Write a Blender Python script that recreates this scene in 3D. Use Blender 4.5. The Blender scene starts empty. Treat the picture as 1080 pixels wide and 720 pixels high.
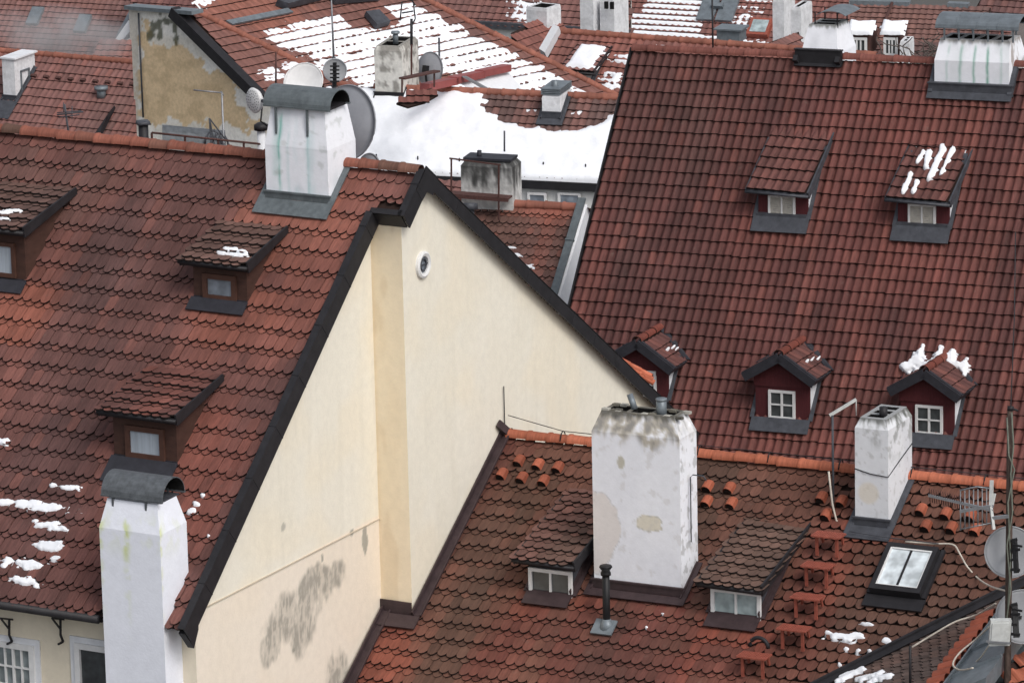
import bpy, math, random
from mathutils import Vector as V, Matrix, noise
from math import sin, cos, tan, pi, radians, degrees, atan2, sqrt
random.seed(7)
scene = bpy.context.scene
COL = scene.collection
# ------------------------------------------------------------------ camera
F_PX, PITCH, YAW, ROLL, DIST, ZA = 5300.0, radians(15), radians(28), radians(1.3), 86.0, 18.0
cF = V((-sin(YAW)*cos(PITCH), cos(YAW)*cos(PITCH), -sin(PITCH)))
R0 = V((cos(YAW), sin(YAW), 0)); U0 = R0.cross(cF)
cR = cos(ROLL)*R0 - sin(ROLL)*U0; cU = cos(ROLL)*U0 + sin(ROLL)*R0
def ray(x, y):
    return (cF*F_PX + cR*(x-540) - cU*(y-360)).normalized()
CAM = V((0, 0, ZA)) - ray(440, 178)*DIST
def at(x, y, d): return CAM + ray(x, y)*d
def onp(x, y, p0, n):
    r = ray(x, y); return CAM + r*((V(p0)-CAM).dot(V(n))/r.dot(V(n)))
def proj(p):
    q = V(p)-CAM; z = q.dot(cF); return (540+F_PX*q.dot(cR)/z, 360-F_PX*q.dot(cU)/z)
cam = bpy.data.cameras.new('camera'); co = bpy.data.objects.new('camera', cam); COL.objects.link(co)
co.matrix_world = Matrix(((cR.x, cU.x, -cF.x, CAM.x), (cR.y, cU.y, -cF.y, CAM.y), (cR.z, cU.z, -cF.z, CAM.z), (0, 0, 0, 1)))
cam.sensor_fit = 'HORIZONTAL'; cam.sensor_width = 36; cam.lens = 36*F_PX/1080; cam.clip_start = 1; cam.clip_end = 3000
scene.camera = co
# ------------------------------------------------------------------ colour / materials
def lin(r, g=None, b=None):
    if g is None: r, g, b = r
    f = lambda c: (c/255/12.92 if c/255 <= .04045 else ((c/255+.055)/1.055)**2.4)
    return (f(r), f(g), f(b))
def mixc(a, b, t): t = max(0, min(1, t)); return tuple(a[i]*(1-t)+b[i]*t for i in range(3))
def mulc(a, k): return tuple(x*k for x in a)
def sm(e0, e1, x):
    t = max(0, min(1, (x-e0)/(e1-e0))); return t*t*(3-2*t)
def nz(x, y, z=0, o=3): return noise.fractal(V((x, y, z)), 1.0, 2.0, o)
MATS = {}
def nodemat(name):
    m = bpy.data.materials.new(name); m.use_nodes = True; MATS[name] = m
    nt = m.node_tree; return m, nt, nt.nodes['Principled BSDF']
def N(nt, t, **k):
    n = nt.nodes.new(t)
    for a, b in k.items(): setattr(n, a, b)
    return n
def surf(name, color=None, attr=False, rough=.8, metal=0, coord='Object', nscale=8, stretch=(1, 1, 1), lo=.8, hi=1.15, bump=.15, bscale=40, spec=.3, bdist=.01):
    m, nt, b = nodemat(name)
    b.inputs['Roughness'].default_value = rough; b.inputs['Metallic'].default_value = metal
    b.inputs['Specular IOR Level'].default_value = spec
    if coord == 'rc':
        tc = N(nt, 'ShaderNodeAttribute', attribute_name='rc'); vec = tc.outputs['Vector']
    else:
        tc = N(nt, 'ShaderNodeTexCoord'); vec = tc.outputs['Object']
    mp = N(nt, 'ShaderNodeMapping'); mp.inputs['Scale'].default_value = stretch; nt.links.new(vec, mp.inputs['Vector'])
    n1 = N(nt, 'ShaderNodeTexNoise'); n1.inputs['Scale'].default_value = nscale; n1.inputs['Detail'].default_value = 5; n1.inputs['Roughness'].default_value = .65
    nt.links.new(mp.outputs[0], n1.inputs['Vector'])
    mr = N(nt, 'ShaderNodeMapRange'); mr.inputs['From Min'].default_value = .3; mr.inputs['From Max'].default_value = .7
    mr.inputs['To Min'].default_value = lo; mr.inputs['To Max'].default_value = hi; nt.links.new(n1.outputs['Fac'], mr.inputs['Value'])
    mx = N(nt, 'ShaderNodeVectorMath', operation='SCALE'); nt.links.new(mr.outputs[0], mx.inputs['Scale'])
    if attr:
        at_ = N(nt, 'ShaderNodeAttribute', attribute_name='Col'); nt.links.new(at_.outputs['Color'], mx.inputs[0])
    else: mx.inputs[0].default_value = color
    out = mx.outputs[0]
    if coord == 'rc' and name == 'tile':
        g = N(nt, 'ShaderNodeNewGeometry'); n3 = N(nt, 'ShaderNodeTexNoise'); n3.inputs['Scale'].default_value = 7; n3.inputs['Detail'].default_value = 6; n3.inputs['Roughness'].default_value = .7
        nt.links.new(g.outputs['Position'], n3.inputs['Vector']); m3 = N(nt, 'ShaderNodeMapRange'); m3.inputs['From Min'].default_value = .6; m3.inputs['From Max'].default_value = .72; m3.inputs['To Max'].default_value = .32
        nt.links.new(n3.outputs['Fac'], m3.inputs['Value']); mi_ = N(nt, 'ShaderNodeMixRGB'); nt.links.new(m3.outputs[0], mi_.inputs['Fac']); nt.links.new(out, mi_.inputs['Color1']); mi_.inputs['Color2'].default_value = (.17, .13, .11, 1)
        n4 = N(nt, 'ShaderNodeTexNoise'); n4.inputs['Scale'].default_value = .9; n4.inputs['Detail'].default_value = 5; nt.links.new(g.outputs['Position'], n4.inputs['Vector']); m4 = N(nt, 'ShaderNodeMapRange'); m4.inputs['From Min'].default_value = .35; m4.inputs['From Max'].default_value = .65; m4.inputs['To Min'].default_value = .82; m4.inputs['To Max'].default_value = 1.12
        nt.links.new(n4.outputs['Fac'], m4.inputs['Value']); sc_ = N(nt, 'ShaderNodeVectorMath', operation='SCALE'); nt.links.new(mi_.outputs[0], sc_.inputs[0]); nt.links.new(m4.outputs[0], sc_.inputs['Scale']); out = sc_.outputs[0]
    nt.links.new(out, b.inputs['Base Color'])
    n2 = N(nt, 'ShaderNodeTexNoise'); n2.inputs['Scale'].default_value = bscale; n2.inputs['Detail'].default_value = 4
    nt.links.new(vec, n2.inputs['Vector'])
    bp = N(nt, 'ShaderNodeBump'); bp.inputs['Strength'].default_value = bump; bp.inputs['Distance'].default_value = bdist
    nt.links.new(n2.outputs['Fac'], bp.inputs['Height']); nt.links.new(bp.outputs[0], b.inputs['Normal'])
    return m
surf('tile', attr=True, coord='rc', nscale=3, stretch=(9, 1.0, 1), lo=.74, hi=1.28, rough=.75, bump=.3, bscale=45, bdist=.008)
surf('tile_far', attr=True, coord='rc', nscale=2.2, stretch=(3, 1.0, 1), lo=.8, hi=1.2, rough=.8, bump=.2, bscale=20)
surf('plaster', attr=True, nscale=7, lo=.955, hi=1.04, rough=.95, bump=.3, bscale=26, bdist=.01, spec=.1)
surf('rough_plaster', attr=True, nscale=9, lo=.85, hi=1.1, rough=.95, bump=.5, bscale=30, bdist=.02, spec=.1)
surf('black_metal', lin(38, 37, 40), rough=.55, nscale=5, lo=.75, hi=1.3, bump=.1)
surf('dark_slate', lin(50, 50, 56), rough=.55, nscale=6, lo=.75, hi=1.2)
surf('slate_metal', lin(70, 72, 78), rough=.5, nscale=6, lo=.7, hi=1.25, bump=.15)
surf('brown_metal', lin(62, 50, 52), rough=.5, nscale=6, lo=.7, hi=1.25, bump=.15)
surf('patina', lin(104, 111, 114), rough=.5, nscale=7, stretch=(1, 1, .5), lo=.72, hi=1.2, bump=.15, metal=.25)
surf('zinc', lin(120, 128, 134), rough=.45, nscale=5, lo=.75, hi=1.15, bump=.1, metal=.3)
surf('dark_cowl', lin(96, 100, 104), rough=.55, nscale=9, lo=.65, hi=1.25, bump=.2, metal=.2)
surf('brown_frame', lin(80, 55, 46), rough=.6, nscale=6, lo=.8, hi=1.2)
surf('brown_wood', lin(72, 50, 43), rough=.7, nscale=4, stretch=(1, 1, 3), lo=.75, hi=1.2, bump=.2)
surf('maroon_wood', lin(78, 34, 38), rough=.7, nscale=4, stretch=(9, 9, .6), lo=.75, hi=1.2, bump=.2)
surf('white_paint', lin(222, 222, 222), rough=.6, nscale=5, lo=.88, hi=1.04, bump=.05)
surf('white_render', lin(222, 224, 228), rough=.9, nscale=3, lo=.85, hi=1.05, bump=.2)
surf('red_steel', lin(146, 80, 66), rough=.55, nscale=12, lo=.75, hi=1.2, bump=.1)
surf('rust_brown', lin(84, 58, 54), rough=.8, nscale=15, lo=.6, hi=1.3, bump=.3)
surf('old_pole', lin(76, 64, 58), rough=.9, nscale=9, stretch=(3, 3, .5), lo=.6, hi=1.5, bump=.5)
surf('red_sheet', lin(150, 82, 80), rough=.5, nscale=4, lo=.85, hi=1.1, bump=.05)
surf('steel', lin(140, 142, 146), rough=.4, metal=.5, nscale=10, lo=.85, hi=1.1, bump=.05)
surf('dish_grey', lin(158, 160, 164), rough=.55, nscale=3, lo=.88, hi=1.06, bump=.05)
surf('dish_dark', lin(152, 154, 160), rough=.6, nscale=3, lo=.85, hi=1.06, bump=.05)
surf('cable_white', lin(198, 190, 178), rough=.6, bump=.05)
surf('cable_green', lin(104, 108, 98), rough=.7, bump=.05)
surf('black_plastic', lin(30, 30, 32), rough=.5, bump=.05)
surf('box_grey', lin(190, 192, 190), rough=.5, bump=.05)
surf('soot', lin(24, 23, 23), rough=.95, nscale=20, lo=.5, hi=1.6, bump=.4)
surf('deck', lin(48, 34, 30), rough=.95)
surf('ground', lin(92, 90, 88), rough=.95, nscale=.3)
surf('curtain', lin(176, 186, 196), rough=.8, nscale=1, stretch=(22, 22, .4), lo=.7, hi=1.1, bump=.1)
surf('louvre', lin(176, 172, 164), rough=.7, bump=.1)
surf('snow', (.86, .88, .92), rough=.75, nscale=2, lo=.94, hi=1.03, bump=.25, bscale=9, bdist=.04)
surf('bark', lin(96, 88, 84), rough=.9, bump=.3)
def glass(name, col, rough=.06):
    m, nt, b = nodemat(name)
    b.inputs['Base Color'].default_value = (*col, 1); b.inputs['Roughness'].default_value = rough; b.inputs['Specular IOR Level'].default_value = .6
    tc = N(nt, 'ShaderNodeTexCoord'); n1 = N(nt, 'ShaderNodeTexNoise'); n1.inputs['Scale'].default_value = 4
    nt.links.new(tc.outputs['Object'], n1.inputs['Vector'])
    mr = N(nt, 'ShaderNodeMapRange'); mr.inputs['From Min'].default_value = .35; mr.inputs['From Max'].default_value = .65; mr.inputs['To Min'].default_value = .7; mr.inputs['To Max'].default_value = 1.25
    nt.links.new(n1.outputs['Fac'], mr.inputs['Value'])
    mx = N(nt, 'ShaderNodeVectorMath', operation='SCALE'); mx.inputs[0].default_value = col; nt.links.new(mr.outputs[0], mx.inputs['Scale']); nt.links.new(mx.outputs[0], b.inputs['Base Color'])
glass('glass_sky', lin(206, 214, 218), .12); glass('glass_dark', lin(64, 68, 70)); glass('glass_mid', lin(120, 128, 130)); glass('glass_light', lin(160, 174, 176), .15); glass('glass_blue', lin(132, 140, 150))
# ------------------------------------------------------------------ mesh builder
DARK = lin(24, 17, 16)  # near-black standing in for shade under tile edges
class MB:
    def __init__(s): s.v = []; s.f = []; s.c = []; s.m = []; s.sm = []; s.rc = []
    def add(s, pts, faces, col=(.5, .5, .5), mi=0, smooth=False, rc=None):
        o = len(s.v); s.v += [V(p) for p in pts]
        if isinstance(col, list): s.c += col
        else: s.c += [col]*len(pts)
        s.rc += rc if rc else [(0, 0, 0)]*len(pts)
        for f in faces: s.f.append([o+i for i in f]); s.m.append(mi); s.sm.append(smooth)
    def box8(s, p, **k): s.add(p, [(0, 3, 2, 1), (4, 5, 6, 7), (0, 1, 5, 4), (1, 2, 6, 5), (2, 3, 7, 6), (3, 0, 4, 7)], **k)
    def box(s, o, a, b, c, **k):
        o, a, b, c = V(o), V(a), V(b), V(c); s.box8([o, o+a, o+a+b, o+b, o+c, o+a+c, o+a+b+c, o+b+c], **k)
    def bar(s, p, q, w, h=None, up=(0, 0, 1), **k):
        p, q = V(p), V(q); h = h or w; d = (q-p).normalized(); u = V(up)
        if abs(d.dot(u)) > .95: u = V((1, 0, 0))
        a = d.cross(u).normalized(); b = a.cross(d).normalized()
        s.box(p-a*w/2-b*h/2, a*w, b*h, q-p, **k)
    def tube(s, pts, r, n=8, cap=True, **k):
        pts = [V(p) for p in pts]; rs = r if isinstance(r, list) else [r]*len(pts); vs = []; fs = []
        k.setdefault('smooth', True)
        for i, p in enumerate(pts):
            d = (pts[min(i+1, len(pts)-1)]-pts[max(i-1, 0)]).normalized()
            u = V((0, 0, 1)) if abs(d.z) < .95 else V((1, 0, 0))
            a = d.cross(u).normalized(); b = a.cross(d)
            for j in range(n): t = 2*pi*j/n; vs.append(p+a*cos(t)*rs[i]+b*sin(t)*rs[i])
        for i in range(len(pts)-1):
            for j in range(n): fs.append((i*n+j, i*n+(j+1) % n, (i+1)*n+(j+1) % n, (i+1)*n+j))
        if cap: fs.append(tuple(range(n))[::-1]); fs.append(tuple((len(pts)-1)*n+j for j in range(n)))
        s.add(vs, fs, **k)
    def prism(s, poly, ext, **k):
        ps = [V(p) for p in poly]; n = len(ps); ext = V(ext)
        s.add(ps+[p+ext for p in ps], [tuple(range(n))[::-1], tuple(range(n, 2*n))]+[(i, (i+1) % n, n+(i+1) % n, n+i) for i in range(n)], **k)
    def grid(s, O, A, B, na, nb, colf, mi=0, smooth=False, inside=None):
        O, A, B = V(O), V(A), V(B); vs = []; cs = []; fs = []
        for j in range(nb+1):
            for i in range(na+1):
                u, w = i/na, j/nb; vs.append(O+A*u+B*w); cs.append(colf(u*A.length, w*B.length))
        for j in range(nb):
            for i in range(na):
                if inside is None or inside((i+.5)/na*A.length, (j+.5)/nb*B.length):
                    k = j*(na+1)+i; fs.append((k, k+1, k+na+2, k+na+1))
        s.add(vs, fs, col=cs, mi=mi, smooth=smooth)
    def build(s, name, mats, parent=None, origin=None, smooth=None):
        if isinstance(mats, str): mats = [mats]
        me = bpy.data.meshes.new(name)
        if parent is not None: inv = WM[parent.name].inverted(); M = WM[parent.name]
        else: M = Matrix.Translation(V(origin)) if origin is not None else Matrix.Identity(4); inv = M.inverted()
        me.from_pydata([inv @ p for p in s.v], [], s.f)
        for mn in mats: me.materials.append(MATS[mn])
        me.polygons.foreach_set('material_index', s.m)
        me.polygons.foreach_set('use_smooth', s.sm)
        ca = me.color_attributes.new('Col', 'FLOAT_COLOR', 'POINT')
        fl = []
        for c in s.c: fl += [c[0], c[1], c[2], 1]
        ca.data.foreach_set('color', fl)
        if any(mn.startswith('tile') for mn in mats):
            ra = me.attributes.new('rc', 'FLOAT_VECTOR', 'POINT'); fl = []
            for c in s.rc: fl += list(c)
            ra.data.foreach_set('vector', fl)
        me.update()
        o = bpy.data.objects.new(name, me); COL.objects.link(o)
        if parent is not None: o.parent = parent
        else: o.matrix_world = M
        WM[o.name] = M
        return o
WM = {}
def tag(o, label=None, cat=None, group=None, kind=None):
    if label: o['label'] = label
    if cat: o['category'] = cat
    if group: o['group'] = group
    if kind: o['kind'] = kind
    return o
def thing(name, loc, label, cat, group=None, rv=None):
    o = bpy.data.objects.new(name, None); COL.objects.link(o); o.empty_display_size = .3
    yaw = atan2(rv.y, rv.x) if rv is not None else 0
    M = Matrix.Translation(V(loc)) @ Matrix.Rotation(yaw, 4, 'Z')
    o.location = V(loc); o.rotation_euler = (0, 0, yaw); WM[o.name] = M
    return tag(o, label, cat, group)
Z = V((0, 0, 1))
# ------------------------------------------------------------------ roof planes and tiles
class Roof:
    def __init__(s, O, r, pitch, tilt=0):
        s.O = V(O); s.r = V((r[0], r[1], 0)).normalized(); s.d = V((s.r.y, -s.r.x, 0)); s.v = -s.d; s.p = pitch
        s.down = s.d*cos(pitch)-Z*sin(pitch); s.n = s.d*sin(pitch)+Z*cos(pitch)
        if tilt: s.r = (s.r+Z*tilt).normalized(); s.down = (s.down-s.r*s.down.dot(s.r)).normalized(); s.n = -s.r.cross(s.down).normalized(); s.n = s.n if s.n.z > 0 else -s.n
    def P(s, a, t, h=0): return s.O+s.r*a+s.down*t+s.n*h
    def w(s, x, y, h=0): return onp(x, y, s.O+s.n*h, s.n)
    def px(s, x, y):
        q = s.w(x, y)-s.O; return (q.dot(s.r), q.dot(s.down))
    def sc(s, p): q = V(p)-s.O; return (q.dot(s.r), q.dot(s.down))
def roof_px(L, Rr, dist, verge=None, pitch=None, rv=None, tilt=0):
    O = at(*L, dist); Q = onp(*Rr, O, Z); r = (Q-O) if rv is None else V(rv); r.z = 0; r.normalize()
    if verge is not None:
        q = onp(*verge, O, r)-O; d = V((r.y, -r.x, 0)); pitch = atan2(-q.z, q.dot(d))
    R = Roof(O, r, pitch, tilt); print('roof', L, 'yaw', round(degrees(atan2(r.y, r.x)), 1), 'pitch', round(degrees(pitch), 1), 'z', round(O.z, 1)); return R
def inpoly(poly):
    def f(a, s):
        c = False; j = len(poly)-1
        for i in range(len(poly)):
            x1, y1 = poly[i]; x2, y2 = poly[j]
            if (y1 > s) != (y2 > s) and a < (x2-x1)*(s-y1)/(y2-y1)+x1: c = not c
            j = i
        return c
    return f
def bbox(poly): return min(p[0] for p in poly), max(p[0] for p in poly), min(p[1] for p in poly), max(p[1] for p in poly)
def biber(M, R, poly, w, g, colf, holes=(), jit=1.0, dep=.07, low=.082, h0=0, seed=0, sref=0, aref=0, single=False):
    rnd = random.Random(seed); inside = inpoly(poly); hs = [inpoly(h) for h in holes]
    a0, a1, s0, s1 = bbox(poly)
    k0 = int(math.floor((s0-sref)/g)); k1 = int(math.ceil((s1-sref)/g))+1
    i0 = int(math.floor((a0-aref)/w))-1; i1 = int(math.ceil((a1-aref)/w))+1
    xs = [-1, -.72, -.4, 0, .4, .72, 1]; hk = max(.55, min(1, g/.365))
    for k in range(k0, k1+1):
        for layer in ((0, 1) if not single else (1,)):
            sb = sref+k*g+(low if layer == 0 else 0); hb = (.052 if layer == 0 else .08)*hk+h0
            for i in range(i0, i1+1):
                am = aref+(i+((.5 if layer else 0) if not single else .5*(k % 2)))*w; sm_ = sb-g*.5
                if not inside(am, sm_) or any(h(am, sm_) for h in hs): continue
                da = rnd.gauss(0, .004)*jit; ds = rnd.gauss(0, .008)*jit; dh = rnd.gauss(0, .003)*jit; rot = rnd.gauss(0, .008)*jit; slip = rnd.random(); ds += (rnd.uniform(.02, .07) if slip < .012 else 0); rot += (rnd.gauss(0, .05) if slip < .02 else 0)
                col = colf(am, sb, rnd); hw = w*.488; top = sb-g-.03
                if top < s0: top = s0
                pts = []
                arc = [(x*hw, -dep*x*x*(1.0 if abs(x) < .99 else 1.25)) for x in xs]
                P2 = lambda x, s, h: R.P(am+x+da+rot*(s-sb), s+ds, h)
                hh = lambda s: hb+dh-(sb-s)/g*.062*hk
                n = len(arc)
                for x, q in arc: pts.append(P2(x, sb+q, hh(sb+q)))
                pts.append(P2(hw, top, hh(top))); pts.append(P2(-hw, top, hh(top)))
                for x, q in arc: pts.append(P2(x, sb+q, hh(sb+q)-.034*hk))
                pts.append(P2(hw, top, hh(top)-.02)); pts.append(P2(-hw, top, hh(top)-.02))
                rc = [(am*1.0+x*1+rnd.random()*0, sb+q+i*7.3, i+k*.37) for x, q in arc]+[(am+hw, top+i*7.3, i+k*.37), (am-hw, top+i*7.3, i+k*.37)]
                m = n+2
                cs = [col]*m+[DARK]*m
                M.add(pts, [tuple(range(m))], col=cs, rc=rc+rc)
                o = len(M.v)-2*m
                # lip and side skirts, dirty edges with the shadow line under them painted near-black
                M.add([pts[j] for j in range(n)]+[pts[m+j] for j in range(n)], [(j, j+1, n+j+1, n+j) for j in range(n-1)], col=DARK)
def pantile(M, R, poly, w, g, colf, holes=(), seg=8, amp=.045, h0=0, seed=0, sref=0, lip=.05, aref=0, edge=None):
    rnd = random.Random(seed); inside = inpoly(poly); hs = [inpoly(h) for h in holes]
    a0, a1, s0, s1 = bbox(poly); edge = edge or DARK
    k0 = int(math.floor((s0-sref)/g)); k1 = int(math.ceil((s1-sref)/g))+1
    i0 = int(math.floor((a0-aref)/w))-1; i1 = int(math.ceil((a1-aref)/w))+1
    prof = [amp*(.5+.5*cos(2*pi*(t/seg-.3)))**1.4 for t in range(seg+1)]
    for k in range(k0, k1+1):
        sb = sref+k*g
        for i in range(i0, i1+1):
            am = aref+(i+.5)*w; sm_ = sb-g*.5
            if not inside(am, sm_) or any(h(am, sm_) for h in hs): continue
            col = colf(am, sb, rnd); ds = rnd.gauss(0, .006); dh = rnd.gauss(0, .0025); top = max(sb-g-.02, s0)
            B = []; T = []; L = []; rc = []
            for t in range(seg+1):
                a = aref+(i+t/seg)*w
                bow = .014*sin(2*pi*(t/seg-.05))
                B.append(R.P(a, sb+ds+bow, h0+prof[t]+.055+dh)); T.append(R.P(a, top, h0+prof[t]+.005+dh)); L.append(R.P(a, sb+ds+bow, h0+prof[t]+.055-lip+dh)); 
            rc = [(aref+(i+t/seg)*w, sb, i*3.1+k) for t in range(seg+1)]+[(aref+(i+t/seg)*w, top, i*3.1+k) for t in range(seg+1)]
            n = seg+1
            pc = [mulc(col, .84+.22*min(1, q/amp)) for q in prof]; M.add(B+T, [(t, t+1, n+t+1, n+t) for t in range(seg)], col=pc+pc, rc=rc, smooth=True)  # rolls lightened as painted highlights, pans darkened with dirt
            M.add(B+L, [(t, t+1, n+t+1, n+t) for t in range(seg)], col=edge)  # lip strip carries the painted shade line of the row
def deck(M, R, poly, h=-.03, th=.06, mi=1):
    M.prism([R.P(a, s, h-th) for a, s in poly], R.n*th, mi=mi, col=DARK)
def ridge_tiles(M, P, Q, r=.12, L=.36, colf=None, seed=1, up=Z, rc=True, gap=.015):
    rnd = random.Random(seed); P, Q = V(P), V(Q); d = (Q-P); n = max(1, int(d.length/L)); d.normalize(); a = d.cross(up).normalized(); u = a.cross(d).normalized(); L = (Q-P).length/n
    for i in range(n):
        c = colf(i*L, 0, rnd) if colf else lin(150, 75, 55); vs = []; fs = []; rcs = []
        rr = [(0, r*1.08), (.12, r*1.1), (.16, r*.98), (1, r*.9)]
        dz = rnd.gauss(0, .006)
        for (t, q) in rr:
            for j in range(9):
                th = pi*(-.08+1.16*j/8); p = P+d*(i+t*(1.02))*L+a*cos(th)*q+u*(sin(th)*q*.85+dz); vs.append(p); rcs.append((i*L+t*L, j*.05, i))
        for t in range(3):
            for j in range(8): fs.append((t*9+j, t*9+j+1, t*9+10+j, t*9+9+j))
        M.add(vs, fs, col=c, smooth=True, rc=rcs)
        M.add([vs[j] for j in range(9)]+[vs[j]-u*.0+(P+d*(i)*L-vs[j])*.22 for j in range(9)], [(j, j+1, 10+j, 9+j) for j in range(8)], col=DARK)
def snowfield(name, R, mask, poly, step, thick, label, cat='snow', h=.05, parent=None, seed=0, stretch=None):
    """a bumpy sheet of real thickness lying on plane R where mask(a,s)>0"""
    a0, a1, s0, s1 = bbox(poly); na = max(2, int((a1-a0)/step)); nb = max(2, int((s1-s0)/step)); inside = inpoly(poly)
    M = MB(); idx = {}; vals = {}
    for j in range(nb+1):
        for i in range(na+1):
            a = a0+(a1-a0)*i/na; s = s0+(s1-s0)*j/nb
            vals[i, j] = (mask(a, s) if inside(a, s) else -1, a, s)
    vs = []; fs = []
    for (i, j), (m, a, s) in vals.items():
        if m > -.999: pass
    def vid(i, j):
        if (i, j) not in idx:
            m, a, s = vals[i, j]; t = sm(-.25, .6, m)
            idx[i, j] = len(vs); vs.append(R.P(a, s, -.02+(h+thick*(.75+.35*nz(a*2.3, s*2.3, seed)))*sm(-.3, .45, m)))
        return idx[i, j]
    for j in range(nb):
        for i in range(na):
            if max(vals[i, j][0], vals[i+1, j][0], vals[i, j+1][0], vals[i+1, j+1][0]) > -.02:
                fs.append((vid(i, j), vid(i+1, j), vid(i+1, j+1), vid(i, j+1)))
    if not vs: print('EMPTY SNOW', name); return
    M.add(vs, fs, smooth=True)
    c = vs[len(vs)//2]
    o = M.build(name, 'snow', parent, origin=c)
    if parent is None: tag(o, label, cat, kind='stuff')
    return o
def rowstep(M, poly3, ext, **k): M.prism(poly3, ext, **k)
# ------------------------------------------------------------------ components
def slab(M, R, a0, a1, s0, s1, h0, h1, **k):
    M.box8([R.P(a0, s1, h0), R.P(a1, s1, h0), R.P(a1, s0, h0), R.P(a0, s0, h0), R.P(a0, s1, h1), R.P(a1, s1, h1), R.P(a1, s0, h1), R.P(a0, s0, h1)], **k)
FH = .075
def flashing(parent, R, a0, a1, sf, sb, mat='slate_metal', apron=.3, up=.2, side=.12, capover=0, name='flashing'):
    M = MB(); e = .03 if FH < .1 else .11
    slab(M, R, a0-side, a1+side, sf+.02, sf+apron, FH, FH+.025)                                     # apron
    M.box(R.P(a0-e, sf, 0)+R.d*.0, R.r*(a1-a0+2*e), R.d*e, Z*(up+.12))                             # front upstand
    M.box(R.P(a0-e-.02, sf, 0)+Z*(up+.12), R.r*(a1-a0+2*e+.04), R.d*(e+.02), Z*.03)
    for a, q in ((a0, -1), (a1, 1)):
        b = min(sb, sf-.05)
        M.prism([R.P(a+(.004*q), sf+.04, .02), R.P(a+(.004*q), sf+.04, up+.04), R.P(a+(.004*q), b, up+.04), R.P(a+(.004*q), b, .02)], R.r*e*q)
        aa, ab = (a-side, a-.01) if q < 0 else (a+.01, a+side)
        slab(M, R, aa, ab, b, sf+.02, FH-.005, FH+.02)
    return M.build(name, mat, parent)
def window_unit(parent, O, r, W, H, out, mat='white_paint', pane='glass_mid', fw=.05, nx=2, ny=1, bar=.025, proud=.05, sill=True, frame2=None):
    """frame with glazing bars in front of a pane; out = outward horizontal normal"""
    M = MB(); O = V(O); p = out*proud
    M.box(O, r*W, p, Z*fw); M.box(O+Z*(H-fw), r*W, p, Z*fw); M.box(O+Z*fw, r*fw, p, Z*(H-2*fw)); M.box(O+r*(W-fw)+Z*fw, r*fw, p, Z*(H-2*fw))
    for i in range(1, nx):
        x = fw+(W-2*fw)*i/nx; b = bar*(1.6 if (nx == 2 or i*2 == nx) else 1); M.box(O+r*(x-b/2)+Z*fw+out*.006, r*b, p*.7, Z*(H-2*fw))
    for j in range(1, ny):
        z = fw+(H-2*fw)*j/ny; M.box(O+r*fw+Z*(z-bar/2)+out*.008, r*(W-2*fw), p*.66, Z*bar)
    if sill: M.box(O-r*.03-Z*.035, r*(W+.06), out*(proud+.05), Z*.035)
    w = M.build('window', mat, parent)
    G = MB(); G.box(O+r*(fw-.004)+Z*(fw-.004), r*(W-2*fw+.008), out*.012, Z*(H-2*fw+.008)); return w, G
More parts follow.
